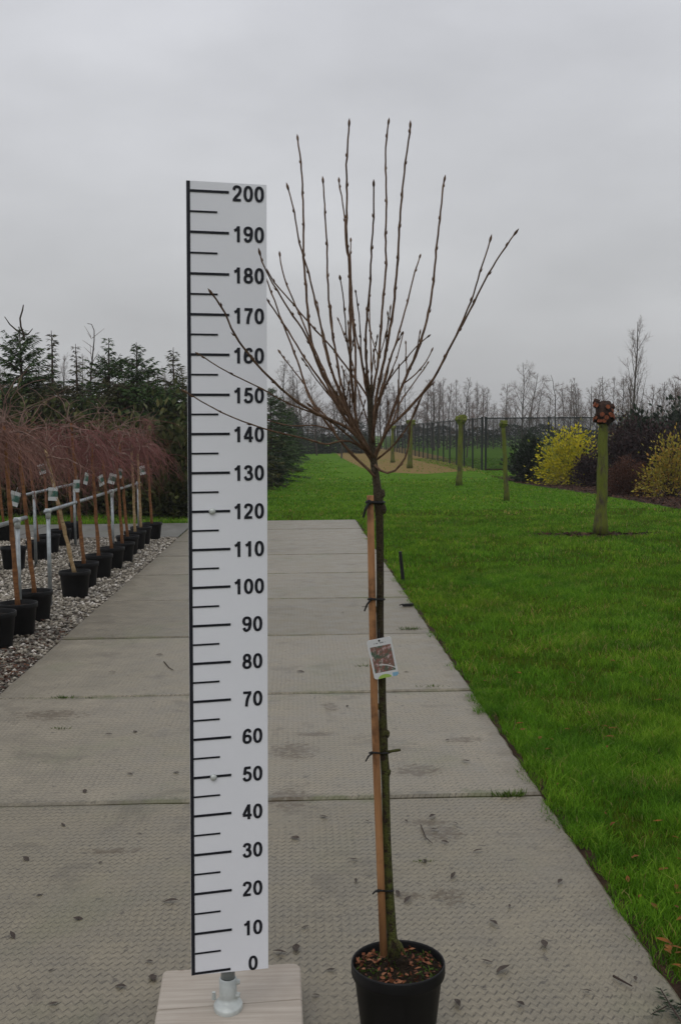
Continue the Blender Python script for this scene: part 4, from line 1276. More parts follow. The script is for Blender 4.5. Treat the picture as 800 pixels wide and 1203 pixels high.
GLYPH = {
    '0': [ell(.34, .5, .235, .415)],
    '1': [[(.42, 0), (.42, 1.0)], smooth([(.42, .95), (.32, .81), (.13, .715)])],
    '2': [smooth([(.105, .70), (.17, .865), (.33, .915), (.51, .85), (.555, .68), (.46, .48), (.27, .29), (.15, .14), (.12, .08)]), [(.025, .086), (.60, .086)]],
    '3': [smooth([(.11, .73), (.18, .87), (.32, .915), (.48, .86), (.52, .725), (.44, .58), (.26, .535)]), smooth([(.26, .535), (.47, .49), (.565, .30), (.50, .14), (.33, .085), (.17, .13), (.09, .28)])],
    '4': [[(.465, 0), (.465, 1.0)], [(.02, .27), (.67, .27)], [(.44, .95), (.07, .29)]],
    '5': [[(.15, .912), (.60, .912)], [(.215, .93), (.145, .46)], smooth([(.125, .50), (.22, .585), (.36, .60), (.53, .51), (.575, .33), (.50, .15), (.33, .085), (.17, .13), (.095, .27)])],
    '6': six,
    '7': [[(.06, .912), (.645, .912)], smooth([(.57, .88), (.42, .62), (.33, .35), (.29, 0.0)])],
    '8': [ell(.34, .72, .195, .195), ell(.34, .295, .235, .21)],
    '9': [[(.68 - x, 1 - y) for x, y in pl_] for pl_ in six],
}
def glyph_strips(ch):
    res = []
    for P in GLYPH[ch]:
        V = []; n = len(P); closed = abs(P[0][0] - P[-1][0]) + abs(P[0][1] - P[-1][1]) < 1e-6
        for i in range(n):
            if closed and i in (0, n - 1): a_, c_ = P[n - 2], P[1]
            else: a_, c_ = P[max(i - 1, 0)], P[min(i + 1, n - 1)]
            tx, ty = c_[0] - a_[0], c_[1] - a_[1]; l = math.hypot(tx, ty) or 1; nx, ny = -ty / l, tx / l
            w = math.hypot(nx * HX, ny * HY) 
            V += [(P[i][0] + nx * w, P[i][1] + ny * w), (P[i][0] - nx * w, P[i][1] - ny * w)]
        res.append(V)
    return res
ADV = 0.775
for kx in keys:
    txt = str(kx)
    xr = 310.2 if kx >= 100 else (308.3 if kx else 302.8)
    Hn = 0.0395; sx = Hn * 0.905
    yy = TICK[kx] if kx else 1131.5
    vc = board_uv(left_pt(yy))[1] - (0.0015 if kx else 0.0)
    if not kx: vc = board_uv(board_pt(297, 1131))[1]
    u1 = board_uv(board_pt(xr, yy))[0]
    b = MB(O); lay = 0
    for ci, ch in enumerate(txt):
        x0 = u1 - 0.68 * sx - (len(txt) - 1 - ci) * ADV * sx
        for V in glyph_strips(ch):
            lay += 1
            P = [BL + U * (x0 + x * sx) + UP * (vc + (y - 0.5) * Hn) + NRM * (0.0010 + 0.00012 * lay) for x, y in V]
            b.add(P, [(2 * i, 2 * i + 1, 2 * i + 3, 2 * i + 2) for i in range(len(V) // 2 - 1)])
    b.build('numeral', M['ink'], panel)
for x, y in ((249.5, 600.5), (251, 913)):
    p = board_pt(x, y)
    b = MB(O)
    b.tube([p + NRM * 0.0005, p + NRM * 0.005, p + NRM * 0.0075], [0.009, 0.008, 0.004], 12)
    b.build('bolt', M['galv_cast'], rt, True)
# pole and flange
b = MB(O)
b.tube([(pole_c.x, pole_c.y, PL_Z + 0.02), (pole_c.x, pole_c.y, PL_Z + 1.75)], 0.0190, 20)
b.build('pole', M['galv'], rt, True)
b = MB(O)
prof = [(0.0405, 0.0), (0.041, 0.010), (0.038, 0.014), (0.033, 0.016), (0.032, 0.020)]
fl = MB(O)
vs_ = []; ns = 36
for r_, z in prof:
    for k in range(ns):
        a = 2 * PI * k / ns
        vs_.append((pole_c.x + r_ * 0.95 * math.cos(a), pole_c.y - 0.004 + r_ * 1.2 * math.sin(a), PL_Z + z))
fs_ = []
for i in range(len(prof) - 1):
    for k in range(ns):
        fs_.append((i * ns + k, i * ns + (k + 1) % ns, (i + 1) * ns + (k + 1) % ns, (i + 1) * ns + k))
fs_.append(tuple((len(prof) - 1) * ns + k for k in range(ns)))
fl.add(vs_, fs_)
fl.lathe((pole_c.x, pole_c.y, PL_Z), [(0.031, 0.019), (0.0245, 0.024), (0.0235, 0.03), (0.0235, 0.080), (0.0195, 0.082)], 28)
flo = fl.build('flange', M['galv_cast'], rt, True)
for dz, an in ((0.035, -0.15), (0.068, 0.1)):
    b = MB(O)
    d = Vector((math.cos(an), math.sin(an), 0)); o = Vector((pole_c.x, pole_c.y, PL_Z + dz)) + d * 0.022
    b.tube([o, o + d * 0.010], [0.008, 0.007], 10); b.build('set_screw', M['galv_cast'], flo)
o = Vector((pole_c.x - 0.040, pole_c.y + 0.02, PL_Z + 0.012)); b = MB(O); b.tube([o, o + Vector((0, 0, 0.02))], [0.006, 0.005], 8); b.build('screw', M['galv_cast'], flo)
# wooden base planks
c_bl = on_z(192, 1140.5, PL_Z); c_br = on_z(353, 1131, PL_Z)
s_l = on_z(184.3, 1186.5, PL_Z); s_r = on_z(355, 1173.5, PL_Z)
def plank(p0, p1, q0, q1, name, rc):
    """p0,p1 back corners; q0,q1 front corners; rc corner cut"""
    b = MB(O); t_ = 0.028; out = []
    def corner(c, a, b_, r_):
        va = (a - c).normalized(); vb = (b_ - c).normalized()
        for k in range(5):
            s_ = k / 4
            out.append(c + va * r_ * (1 - s_) ** 2 + vb * r_ * s_ ** 2)
    corner(q0, p0, q1, 0.006); corner(q1, q0, p1, 0.006); corner(p1, q1, p0, rc[1]); corner(p0, p1, q0, rc[0])
    n = len(out)
    cc = sum(out, Vector()) / n
    top_in = [p + (cc - p).normalized() * 0.004 for p in out]
    low = [p - Vector((0, 0, 0.004)) for p in out]
    bot = [p - Vector((0, 0, t_)) for p in out]
    vs_ = top_in + low + bot
    fs_ = [tuple(range(n))]
    for a in (0, n):
        for i in range(n):
            k = (i + 1) % n
            fs_.append((a + k, a + i, a + n + i, a + n + k))
    fs_.append(tuple(2 * n + i for i in reversed(range(n))))
    b.add(vs_, fs_)
    return b.build(name, M['plank'], rt)
dl = (s_l - c_bl); dr = (s_r - c_br); g_ = 0.0015
plank(c_bl, c_br, s_l, s_r, 'plank', (0.012, 0.03))
f0 = s_l + dl.normalized() * 0.16; f1 = s_r + dr.normalized() * 0.16
plank(s_l + dl.normalized() * g_ * 2, s_r + dr.normalized() * g_ * 2, f0, f1, 'plank', (0.005, 0.005))
plank(f0 + dl.normalized() * g_ * 2, f1 + dr.normalized() * g_ * 2, f0 + dl.normalized() * 0.15, f1 + dr.normalized() * 0.15, 'plank', (0.005, 0.005))
for q in (0.2, 0.8):
    p = c_bl.lerp(c_br, q); b = MB(O)
    b.box((p.x + dl.x * .6, p.y - 0.20, (PL_Z - 0.03 - 0.001) / 2 + 0.001), (0.06, 0.36, PL_Z - 0.031)); b.build('batten', M['plank'], rt)

# ================================================================== THE POTTED YOUNG TREE
YT = 2.86
PR, PH = 0.1225, 0.225
pc0 = on_z(467.5, 1129, PH)
pot_c = Vector((pc0.x, pc0.y, 0.0))
YT = pot_c.y
tt = thing('young_tree', (pot_c.x, pot_c.y, 0.0), 'young bare grafted tree staked in a black pot on the path', 'potted tree')
TO = tt.location
pot_mb(PR, PR * 0.76, PH, TO, 0.034, pot_c).build('pot', M['black_plastic'], tt, True)
rp = random.Random(8)
# soil surface, lumpy
nr, na = 9, 36; vs_ = [pot_c + Vector((0, 0, PH - 0.012))]; fs_ = []
for i in range(1, nr + 1):
    for k in range(na):
        r_ = PR * 0.925 * i / nr; a = 2 * PI * k / na
        vs_.append(pot_c + Vector((r_ * math.cos(a), r_ * math.sin(a), PH - 0.022 + 0.012 * (1 - i / nr) + rp.uniform(-.004, .004))))
for k in range(na): fs_.append((0, 1 + k, 1 + (k + 1) % na))
for i in range(nr - 1):
    for k in range(na):
        a = 1 + i * na + k; c = 1 + i * na + (k + 1) % na
        fs_.append((a, a + na, c + na, c))
b = MB(TO); b.add(vs_, fs_); b.build('soil', M['soil'], tt)
# chips and leaf bits on the soil
n = 330; a = rng.uniform(0, 2 * PI, n); rr_ = PR * 0.88 * np.sqrt(rng.random(n))
cl = np.sin(a * 3 + 0.8) * 0.5 + np.sin(a * 5) * 0.5
k = (rng.random(n) < 0.35 + 0.45 * (cl > 0)) & (rr_ > 0.02); a = a[k]; rr_ = rr_[k]; n = len(a)
P = np.stack([pot_c.x - TO.x + rr_ * np.cos(a), pot_c.y - TO.y + rr_ * np.sin(a), np.full(n, PH - 0.014) + rng.uniform(0, .010, n)], 1)
D = rng.normal(size=(n, 3)); D[:, 2] *= 0.35
V, Fs = kites(P, D, rng.uniform(0.008, 0.024, n), rng.uniform(0.005, 0.012, n), rng, 1.5)
o = link('bark_chips', np_mesh('bark_chips', V, Fs, rng.random(n)), M['chip'], tt); o['kind'] = 'stuff'
n = 260; a = rng.uniform(0, 2 * PI, n); rr_ = PR * 0.9 * np.sqrt(rng.random(n))
P = np.stack([rr_ * np.cos(a), rr_ * np.sin(a), np.full(n, PH - 0.018)], 1); D = rng.normal(size=(n, 3)); D[:, 2] = np.abs(D[:, 2]) + .3
V, Fs = kites(P, D, rng.uniform(0.006, 0.016, n), rng.uniform(0.003, 0.006, n), rng)
o = link('moss', np_mesh('moss', V, Fs, rng.random(n) * .6), M['weed'], tt); o['kind'] = 'stuff'

# trunk
ppm = F / YT
tr_px = [(462.5, 1124, 17), (461, 1112, 14.5), (460, 1095, 12.5), (458.5, 1075, 12), (456.5, 1045, 11.5), (455, 1010, 10.8), (454, 980, 10), (453.5, 950, 10), (452.8, 920, 9.6), (452.5, 905, 10.5),
         (451, 885, 9.6), (450, 860, 10.6), (449.5, 840, 9.2), (449, 815, 9), (448.5, 795, 9.4), (447, 770, 8.6), (446.6, 745, 8.4), (446.3, 720, 8.6), (446.6, 690, 9), (446.4, 660, 9), (446.2, 630, 9.2), (445.8, 610, 9.4),
         (444.8, 595, 10.5), (444.2, 583, 12), (443, 572, 9.6), (441.5, 560, 8.6), (440, 550, 8.6), (438.5, 540, 8.4), (437.5, 528, 8), (436.5, 512, 7.4), (435.5, 492, 7), (434.8, 470, 7.2), (434.5, 457, 8.4), (434.5, 452, 7.5)]
pts = []; rad = []
rp = random.Random(3)
for x, y, w in tr_px:
    p = on_y(x, y, YT + 0.002); pts.append(p + Vector((0, rp.gauss(0, .0008), 0))); rad.append(w / 2 / ppm * (1 + rp.uniform(-.04, .04)))
b = MB(TO); b.tube(pts, rad, 12)
for (x, y, r_) in ((455, 862, 3.2), (456, 907, 3.0), (446, 884, 2.4), (444.5, 830, 2.6), (441.5, 716, 2.4), (450, 598, 4), (439, 553, 3.2), (449, 580, 3.5), (456, 984, 2.4)):
    q = on_y(x, y, YT - 0.004); b.lump(q, (r_ / ppm, r_ / ppm, r_ * 1.5 / ppm), rp, 7, 5, 0.2)
b.tube([on_y(x, y, YT - .003) for x, y in ((453, 884), (460, 882.5), (466, 881.5), (470.5, 881))], [2.2 / ppm, 1.7 / ppm, 1.9 / ppm, 1.5 / ppm], 6)
for x, y in ((470, 1118), (476, 1122), (454, 1126)):
    b.tube([on_y(461, 1102, YT), on_y((461 + x) / 2 + 1, 1110, YT - .01), on_y(x, y, YT - 0.02)], [4 / ppm, 3 / ppm, 1.2 / ppm], 6)
b.build('trunk', M['trunk'], tt, True)

# stake
st_px = [(434.8, 582), (437, 700), (439.8, 830), (443.2, 925), (446, 1000), (450.6, 1122)]
b = MB(TO)
sp_ = [on_y(x, y, YT - 0.016) for x, y in st_px]
b.tube(sp_, [4.2 / ppm, 4.4 / ppm, 4.5 / ppm, 4.6 / ppm, 4.6 / ppm, 4.7 / ppm], 10)
b.build('stake', M['stake'], tt, True)
# ties
for (x0, x1, y, tx, ty, th) in ((430.5, 450.5, 590, 426.5, 608, 3.6), (432.5, 451, 704, 428, 718, 2.6), (434, 456, 884.5, 429.5, 894.5, 2.4), (441.5, 461.5, 1046.5, 437.5, 1050.5, 2.4)):
    b = MB(TO); rr_ = th / 2 / ppm
    yf, yb = YT - 0.016 - 0.0125, YT + 0.0145
    loop = [on_y(x0, y, YT - 0.016), on_y(x0 + 2, y - .5, yf), on_y((x0 + x1) / 2 - 2, y, yf + .001), on_y((x0 + x1) / 2 + 3, y + .4, YT - 0.0125), on_y(x1 - 1, y + .3, YT - 0.011), on_y(x1 + .4, y, YT), on_y(x1 - 2, y, yb), on_y((x0 + x1) / 2, y, yb), on_y(x0 + 1, y, YT), on_y(x0, y, YT - 0.014)]
    b.tube(loop, rr_, 6)
    b.tube([on_y(x0 + 3, y + .5, yf - .001), on_y((x0 + tx) / 2 + 1, (y + ty) / 2 - 1, yf - .006), on_y(tx, ty, yf - .004)], [rr_, rr_ * .85, rr_ * .7], 6)
    b.lump(on_y(x0 + 3, y, yf - .001), (rr_ * 1.7, rr_ * 1.5, rr_ * 1.7), rp, 7, 5, .15)
    b.build('tie', M['tie'], tt)

# shoots: polylines (tip first), tip depth offset in metres, base width and tip width in px
SH = [
 ([(410, 148), (407, 191), (407.7, 222), (407, 272), (410, 310), (411.5, 374), (411.5, 420), (415, 465), (419, 495), (425, 522), (436, 540)], -.10, 6, 2.8),
 ([(350, 165), (353, 190), (355.8, 228), (356.6, 294), (358.5, 327), (364, 387), (369.5, 417), (384, 450), (402, 486), (418, 508), (436, 534)], .18, 6.4, 2.6),
 ([(339, 223), (345, 247), (351.6, 283), (364, 327), (375, 374), (386, 420), (391, 439), (406, 475), (418, 499), (434, 528)], -.12, 5, 2.3),
 ([(379.7, 215), (382.4, 255), (384.6, 305), (386, 349), (390, 387), (395.6, 420), (398, 439), (407.5, 475), (417, 502), (432, 530)], .05, 4.6, 2.4),
 ([(398.4, 214), (404, 250), (406.6, 288), (410.8, 310), (413, 360), (417.6, 420), (420, 480), (428, 520), (437, 540)], .22, 4.6, 2.2),
 ([(439, 219), (438.5, 258), (436, 305), (434, 343), (430, 387), (429.7, 420), (428, 470), (431, 515), (437, 535)], -.2, 4.6, 2.6),
 ([(456, 146), (453, 173), (453.6, 222), (453, 283), (453, 321), (448, 374), (445, 420), (442, 439), (437, 466), (434, 500), (437, 530)], .12, 5.2, 2.6),
 ([(481.7, 150), (478, 178), (471.5, 233), (468, 288), (464, 343), (458, 387), (452, 420), (446, 445), (441, 475), (438, 520)], -.06, 6, 2.8),
 ([(521.5, 213), (517, 250), (513, 288), (508.6, 332), (502, 374), (492, 407), (487.5, 420), (478, 440), (464, 475), (455, 502), (441, 537)], .10, 6, 2.8),
 ([(603.5, 276), (585.6, 302), (565, 338), (547, 374), (535, 396), (520, 424), (510, 444), (492, 467), (468, 492), (456, 504), (444, 528), (438, 540)], -.22, 6.2, 2.4),
 ([(575, 284), (565, 316), (556.8, 343), (545.8, 371), (536.5, 393), (524, 417)], -.18, 3.6, 2.4),
 ([(492.7, 303), (484, 332), (475.6, 365), (466, 401), (458, 422), (449, 455), (441, 492), (437, 525)], .28, 4.4, 2.2),
 ([(502, 396), (491, 405), (477, 421), (461, 440), (448, 462), (440, 486)], -.25, 3.2, 1.8),
 ([(506.5, 413), (501, 424), (490, 438), (477, 452)], .1, 2.8, 1.8),
 ([(306, 300), (313, 319), (325.5, 341), (339, 363), (356, 388), (371, 420), (380, 439), (398, 468), (413, 497), (433, 530)], -.20, 5.6, 2.3),
 ([(329, 301), (332, 319), (343, 349), (356, 379), (364, 398), (378, 430), (396, 468), (414, 500), (434, 533)], .16, 4.2, 2.2),
 ([(309, 308), (323, 332), (341, 353), (362, 378), (386, 404), (397, 418), (413, 439), (427, 458), (434, 476)], .14, 3.6, 2.2),
 ([(310, 318), (320, 346), (334, 385), (347.5, 418), (355, 442), (362, 464), (373, 482), (400, 512), (430, 545)], .30, 4.6, 2.2),
 ([(303, 333), (313, 350), (334, 382), (356, 417), (366, 432), (384, 458), (402, 486), (420, 512)], .12, 4.6, 2.2),
 ([(250, 346), (264, 366), (275, 392), (295, 419), (315, 442), (348, 471), (380, 489.5), (409, 503), (424, 518), (438, 536)], -.36, 6.2, 3),
 ([(235, 417), (264, 435), (308, 457), (337, 473), (369.5, 486), (391, 497), (412, 514), (432, 532)], -.34, 3.8, 1.8),
 ([(221, 462), (242.6, 475), (275, 491), (315, 505), (355, 514.5), (384, 522), (399, 518), (415, 520), (434, 534)], -.30, 3.8, 2.0),
 ([(316, 494), (332, 498.5), (348, 500.5), (369.5, 499.6), (395, 503), (420, 520)], .2, 2.6, 1.6),
 ([(329.6, 415), (348, 439), (358.6, 453), (369.5, 475), (384, 490), (404, 508), (426, 530)], .25, 3.4, 2),
 ([(366, 478), (378, 489), (397.5, 515), (417, 537), (433, 552), (440, 560)], -.1, 5.6, 3.2),
 ([(491, 474), (482, 496), (479, 528), (472, 544), (462.5, 554), (450, 555), (440, 546)], -.12, 4.6, 2.2),
 ([(497, 462), (492, 473), (482, 496), (469, 515), (456, 529), (442, 540)], -.18, 4.2, 2.2),
 ([(418, 344), (422, 371), (425, 420), (429, 470), (434, 515)], -.3, 3.2, 1.8),
 ([(412, 284), (412.5, 335), (417, 387), (424, 420), (430, 478), (435, 520)], .3, 4.2, 2.0),
 ([(400, 329), (404.5, 360), (407, 398), (411, 420), (419, 470), (430, 522)], -.3, 3.4, 2.0),
 ([(373, 357), (376, 379), (384, 420), (398, 460), (420, 508)], .34, 3.2, 1.8),
 ([(398, 377), (407, 400), (413, 424), (422, 462), (432, 500)], .2, 3.0, 1.8),
 ([(443, 397), (438.5, 420), (436, 450), (436, 480)], -.2, 2.8, 1.7),
 ([(473, 393), (466, 420), (452, 455), (441, 492)], .3, 3.0, 1.7),
 ([(435, 333), (434, 374), (436, 420), (434, 465)], .34, 3.2, 1.9),
 ([(471, 393.5), (460, 417), (453, 446), (444, 480), (439, 512)], -.32, 3.0, 1.7),
 ([(502, 427), (486, 450), (471, 472), (456, 498), (441, 526)], .28, 3.2, 1.7),
 ([(507, 452), (490, 470), (474, 486), (458, 504)], .2, 2.8, 1.6),
 ([(460, 438), (449, 462), (441, 485), (438, 512)], -.25, 2.8, 1.7),
 ([(402, 432), (412, 462), (424, 498), (433, 522)], .3, 2.8, 1.6),
 ([(357, 424), (372, 446), (392, 470), (412, 492), (430, 518)], -.28, 3.0, 1.7),
]
rpx = random.Random(915)
mains_ = [q for q in SH if q[2] >= 4.6]
for k in range(26):
    m_ = rpx.choice(mains_); c_ = [p for p in m_[0] if 400 < p[1] < 505 and 395 < p[0] < 480]
    if not c_: continue
    bx_, by_ = rpx.choice(c_); a_ = rpx.gauss((bx_ - 432) / 190.0, 0.32); L_ = rpx.uniform(20, 62)
    pl_ = [(bx_ + math.sin(a_ * (1 - 0.35 * q)) * L_ * q, by_ - math.cos(a_ * (1 - 0.35 * q)) * L_ * q) for q in (1, .75, .5, .25, 0)]
    SH.append((pl_, m_[1] + rpx.uniform(-.12, .12), 2.3, 1.5))
BASE = on_y(438, 545, YT)
HOST = []
for si, (pl, dY, wb, wt) in sorted(enumerate(SH), key=lambda q: -q[1][2]):
    hostd = None
    if wb <= 4.65 and HOST and si not in (20, 21, 24, 25, 26):
        while len(pl) > 3 and pl[-1][1] > 512: pl = pl[:-1]
        bp_ = pl[-1]
        hp = min(HOST, key=lambda h: (h[0] - bp_[0]) ** 2 + (h[1] - bp_[1]) ** 2 + (0 if h[1] > bp_[1] - 2 else 400))
        pl = pl[:-1] + [(hp[0], hp[1])]; hostd = hp[2]
    rp = random.Random(500 + si)
    # arc-length resample in the picture, with depth easing from the trunk outwards
    P2 = [Vector((x, y)) for x, y in pl][::-1]
    seg = [(P2[i + 1] - P2[i]).length for i in range(len(P2) - 1)]; tot = sum(seg)
    N = max(8, int(tot / 9)); pts = []; rad = []
    reach0 = (P2[0] - Vector((438, 540))).length; reach1 = max((P2[-1] - Vector((438, 540))).length, 60)
    def at2(s_):
        for i, L in enumerate(seg):
            if s_ <= L or i == len(seg) - 1:
                q = min(1.0, s_ / L)
                # Catmull-Rom
                p0 = P2[max(i - 1, 0)]; p1 = P2[i]; p2 = P2[i + 1]; p3 = P2[min(i + 2, len(P2) - 1)]
                return 0.5 * ((2 * p1) + (p2 - p0) * q + (2 * p0 - 5 * p1 + 4 * p2 - p3) * q * q + (3 * p1 - p0 - 3 * p2 + p3) * q ** 3)
            s_ -= L
    nodes = []
    zig = 1
    for i in range(N + 1):
        s_ = tot * i / N; p = at2(s_)
        rch = (p - Vector((438, 540))).length
        q = min(1.0, rch / max(reach1, 1.0))
        depth = YT + dY * (q ** 0.8) * min(1.0, reach1 / 250.0)
        if hostd is not None: depth = hostd + (YT + dY * min(1.0, reach1 / 250.0) - hostd) * (s_ / tot)
        if wb > 4.65 or wb == 4.6: HOST.append((p.x, p.y, depth))
        jx = 0.55 * zig if i % 4 == 0 else rp.gauss(0, .18)
        if i % 4 == 0: zig = -zig
        if i in (0, N): jx = 0
        pts.append(on_y(p.x + jx, p.y, depth))
        w = wb + (wt - wb) * (i / N) ** 0.75
        node = (i % 4 == 0 and 2 < i < N)
        rad.append(max(w * 0.68, 1.35) / 2 / (F / depth) * (1.16 if node else 1.0))
        if node: nodes.append((i, zig))
    b = MB(TO); b.tube(pts, rad, 7)
    for i, z_ in nodes:                                   # buds pressed against the shoot
        ax = (pts[min(i + 1, N)] - pts[i - 1]).normalized()
        sd_ = Vector((z_, rp.uniform(-.6, .3), 0)); sd_ = (sd_ - ax * sd_.dot(ax)).normalized()
        o = pts[i] + sd_ * rad[i] * 0.8; L = rp.uniform(0.007, 0.012); r_ = rp.uniform(0.0012, 0.0018)
        b.tube([o, o + (ax * .8 + sd_ * .35) * L * .4, o + (ax + sd_ * .25) * L], [r_, r_ * 1.1, r_ * .15], 5)
    ax = (pts[-1] - pts[-2]).normalized(); o = pts[-1]; s_ = 1.0 if wt >= 2 else 0.75
    b.tube([o - ax * .002, o + ax * 0.004, o + ax * 0.009 * s_, o + ax * 0.014 * s_, o + ax * 0.018 * s_], [rad[-1], 0.0031 * s_, 0.0031 * s_, 0.0016 * s_, 0.0003], 7)
    b.build('branch', M['shoot'], tt, True)

# ------------------------------------------------------------------ plant label with picture
def plabel_mat():
    n = NT('plant_label_print', 0.3, 0.45)
    x, y, z = n.sepxyz(n.obj)                      # x across 0..1 scaled, z along
    f = n.noise(105, 4, 0.62, vec=n.obj); g = n.noise(42, 3, 0.6, vec=n.obj)
    pic = n.ramp(g, [(0.34, (0.03, 0.10, 0.06)), (0.45, (0.11, 0.12, 0.09)), (0.54, (0.24, 0.10, 0.085)), (0.66, (0.13, 0.16, 0.12))])
    pic = n.mix(n.range(f, 0.53, 0.66), pic, (0.58, 0.46, 0.46))
    def inside(v, a, b): return n.math('MULTIPLY', n.range(v, a, a + .0006), n.range(v, b - .0006, b, 1, 0))
    inpic = n.math('MULTIPLY', inside(x, -0.0275, 0.0275), inside(z, -0.036, 0.033))
    arc = n.math('ABSOLUTE', n.math('SUBTRACT', n.math('ADD', z, n.math('MULTIPLY', n.math('POWER', n.math('ADD', x, 0.012), 2.0), 9.0)), -0.016))
    pic = n.mix(n.math('MULTIPLY', n.range(arc, 0.0012, 0.002, 1, 0), n.range(x, -0.014, -0.012)), pic, (0.6, 0.58, 0.57))
    col = n.mix(inpic, (0.62, 0.635, 0.645), pic)
    bot = n.range(z, -0.042, -0.0415, 1, 0)
    d1 = n.math('ADD', n.math('POWER', n.math('ADD', x, 0.004), 2.0), n.math('MULTIPLY', n.math('POWER', n.math('ADD', z, 0.052), 2.0), 3.0))
    col = n.mix(n.math('MULTIPLY', bot, n.range(d1, 0.0003, 0.00034, 1, 0)), col, (0.32, 0.48, 0.10))
    col = n.mix(n.math('MULTIPLY', bot, n.range(x, 0.016, 0.018)), col, (0.22, 0.42, 0.58))
    ln = n.noise(420, 2, 0.5, vec=n.mapping((1, 1, 0.02), n.obj))
    tx = n.math('MULTIPLY', n.math('MULTIPLY', inside(z, 0.0385, 0.0420), inside(x, -0.016, 0.017)), n.range(ln, 0.46, 0.52))
    col = n.mix(n.math('MULTIPLY', tx, 0.75), col, (0.10, 0.10, 0.10))
    n.color(col)
    return n.m
M['plabel'] = plabel_mat()
YLb = YT - 0.045
LC = [on_y(429, 752, YLb), on_y(458, 749, YLb - .004), on_y(470, 793.5, YLb + .012), on_y(441, 797.5, YLb + .014)]
cen = sum(LC, Vector()) / 4
ex = ((LC[1] - LC[0]) + (LC[2] - LC[3])).normalized(); ez = ((LC[0] - LC[3]) + (LC[1] - LC[2])).normalized()
ez = (ez - ex * ez.dot(ex)).normalized(); ey = ez.cross(ex)
q_ = Matrix.Rotation(R(-4.5), 3, ey); ex, ez = q_ @ ex, q_ @ ez
wl = ((LC[1] - LC[0]).length + (LC[2] - LC[3]).length) / 2; hl = ((LC[0] - LC[3]).length + (LC[1] - LC[2]).length) / 2
lt = thing('plant_label', cen, 'white plant label with blossom picture, hanging on the young tree stem', 'label')
lt.rotation_euler = Matrix((ex, ey, ez)).transposed().to_euler()
b = MB(); out = []
for sx_, sz_, a0 in ((1, 1, 0), (-1, 1, PI / 2), (-1, -1, PI), (1, -1, 3 * PI / 2)):
    for k in range(6):
        a = a0 + PI / 2 * k / 5; r_ = 0.007
        out.append((sx_ * (0.0325 - r_) + r_ * math.cos(a), sz_ * (0.0515 - r_) + r_ * math.sin(a)))
n = len(out)
b.add([(x, -0.0006, z) for x, z in out] + [(x, 0.0006, z) for x, z in out], [tuple(range(n)), tuple(reversed(range(n, 2 * n)))] + [((i + 1) % n, i, n + i, n + (i + 1) % n) for i in range(n)])
co = b.build('card', M['plabel'], lt); 
b = MB(); b.tube([(0, -0.0012, 0.0462), (0, 0.0012, 0.0462)], 0.0026, 10); b.build('eyelet', M['tie'], lt)
b = MB(); b.tube([(0.0, 0.001, 0.0462), (0.004, 0.02, 0.060), (0.006, 0.040, 0.062), (0.012, 0.058, 0.058)], 0.0012, 5); b.build('strap', M['tie'], lt)
lt.scale = (wl / 0.065, 1, hl / 0.103)

# ================================================================== SMALL THINGS
# thin black stake in the lawn
t = G(473, 681); b = MB(t)
b.tube([on_z(473.5, 684, -0.03), on_y(470, 648, t.y - .02)], [0.021, 0.018], 8)
o = b.build('ground_peg', M['tie']); o.location = t
tag(o, 'short leaning black peg standing in the lawn beside the path', 'peg')

def leaf_mesh(L, W, seed):
    rp = random.Random(seed); b = MB(); n = 7; c = rp.uniform(.15, .35)
    vs_ = []
    for i in range(n):
        q = i / (n - 1); w = W * math.sin(PI * min(0.98, max(0.03, q)) ** 0.85) / 2
        z = 0.004 + c * L * 0.25 * math.sin(PI * q) * (1 if seed % 2 else -.2) + rp.uniform(0, .002)
        vs_ += [(L * (q - .5), -w, z + abs(w) * .35), (L * (q - .5), 0, z), (L * (q - .5), w, z + abs(w) * .25)]
    fs_ = []
    for i in range(n - 1):
        fs_ += [(3 * i, 3 * i + 3, 3 * i + 4, 3 * i + 1), (3 * i + 1, 3 * i + 4, 3 * i + 5, 3 * i + 2)]
    b.add(vs_, fs_); return b.mesh('fallen_leaf')
LM = {k: [leaf_mesh(0.07, 0.02 + 0.008 * (s % 3), s) for s in range(4)] for k in ('g', 'd')}
for k_, mm in (('g', 'grey_leaf'), ('d', 'dead_leaf')):
    for q in LM[k_]: q.materials.append(M[mm])
rp = random.Random(21)
def drop_leaf(x, y, k_, label, group, z=0.001, s=1.0):
    p = G(x, y)
    o = bpy.data.objects.new('fallen_leaf', rp.choice(LM[k_])); COL.objects.link(o)
    o.location = (p.x, p.y, z); o.rotation_euler = (rp.uniform(-.15, .15), rp.uniform(-.15, .15), rp.uniform(0, 6.28)); o.scale = (s, s, s)
    tag(o, label, 'leaf', group)
PATHLEAF = [(182, 1150), (141, 1160), (176, 1130), (12, 1100), (47, 1052), (162, 980), (120, 1014), (73, 970), (202, 1060), (160, 860), (125, 863), (105, 820), (205, 908), (155, 910),
            (520, 990), (510, 975), (535, 968), (476, 965), (505, 960), (655, 1036), (580, 1085), (598, 1065), (500, 1012), (592, 1140), (470, 1050), (480, 1058), (420, 1035), (540, 1180), (350, 1115), (390, 1140),
            (415, 1010), (330, 1120), (360, 1090), (530, 1030), (560, 1000), (745, 1150), (690, 1165), (430, 965), (345, 985), (380, 960), (370, 1170), (570, 1130), (610, 1180), (640, 1110), (545, 895), (525, 870), (405, 830), (480, 790), (350, 790),
            (400, 720), (350, 690), (130, 790), (190, 770), (100, 930), (60, 1140), (90, 1080), (30, 1010), (65, 1180)]
for x, y in PATHLEAF:
    drop_leaf(x + rp.uniform(-3, 3), y, 'g', 'dark withered leaf lying on the concrete path', 'withered leaves on the path', 0.001, rp.uniform(0.3, 0.85))
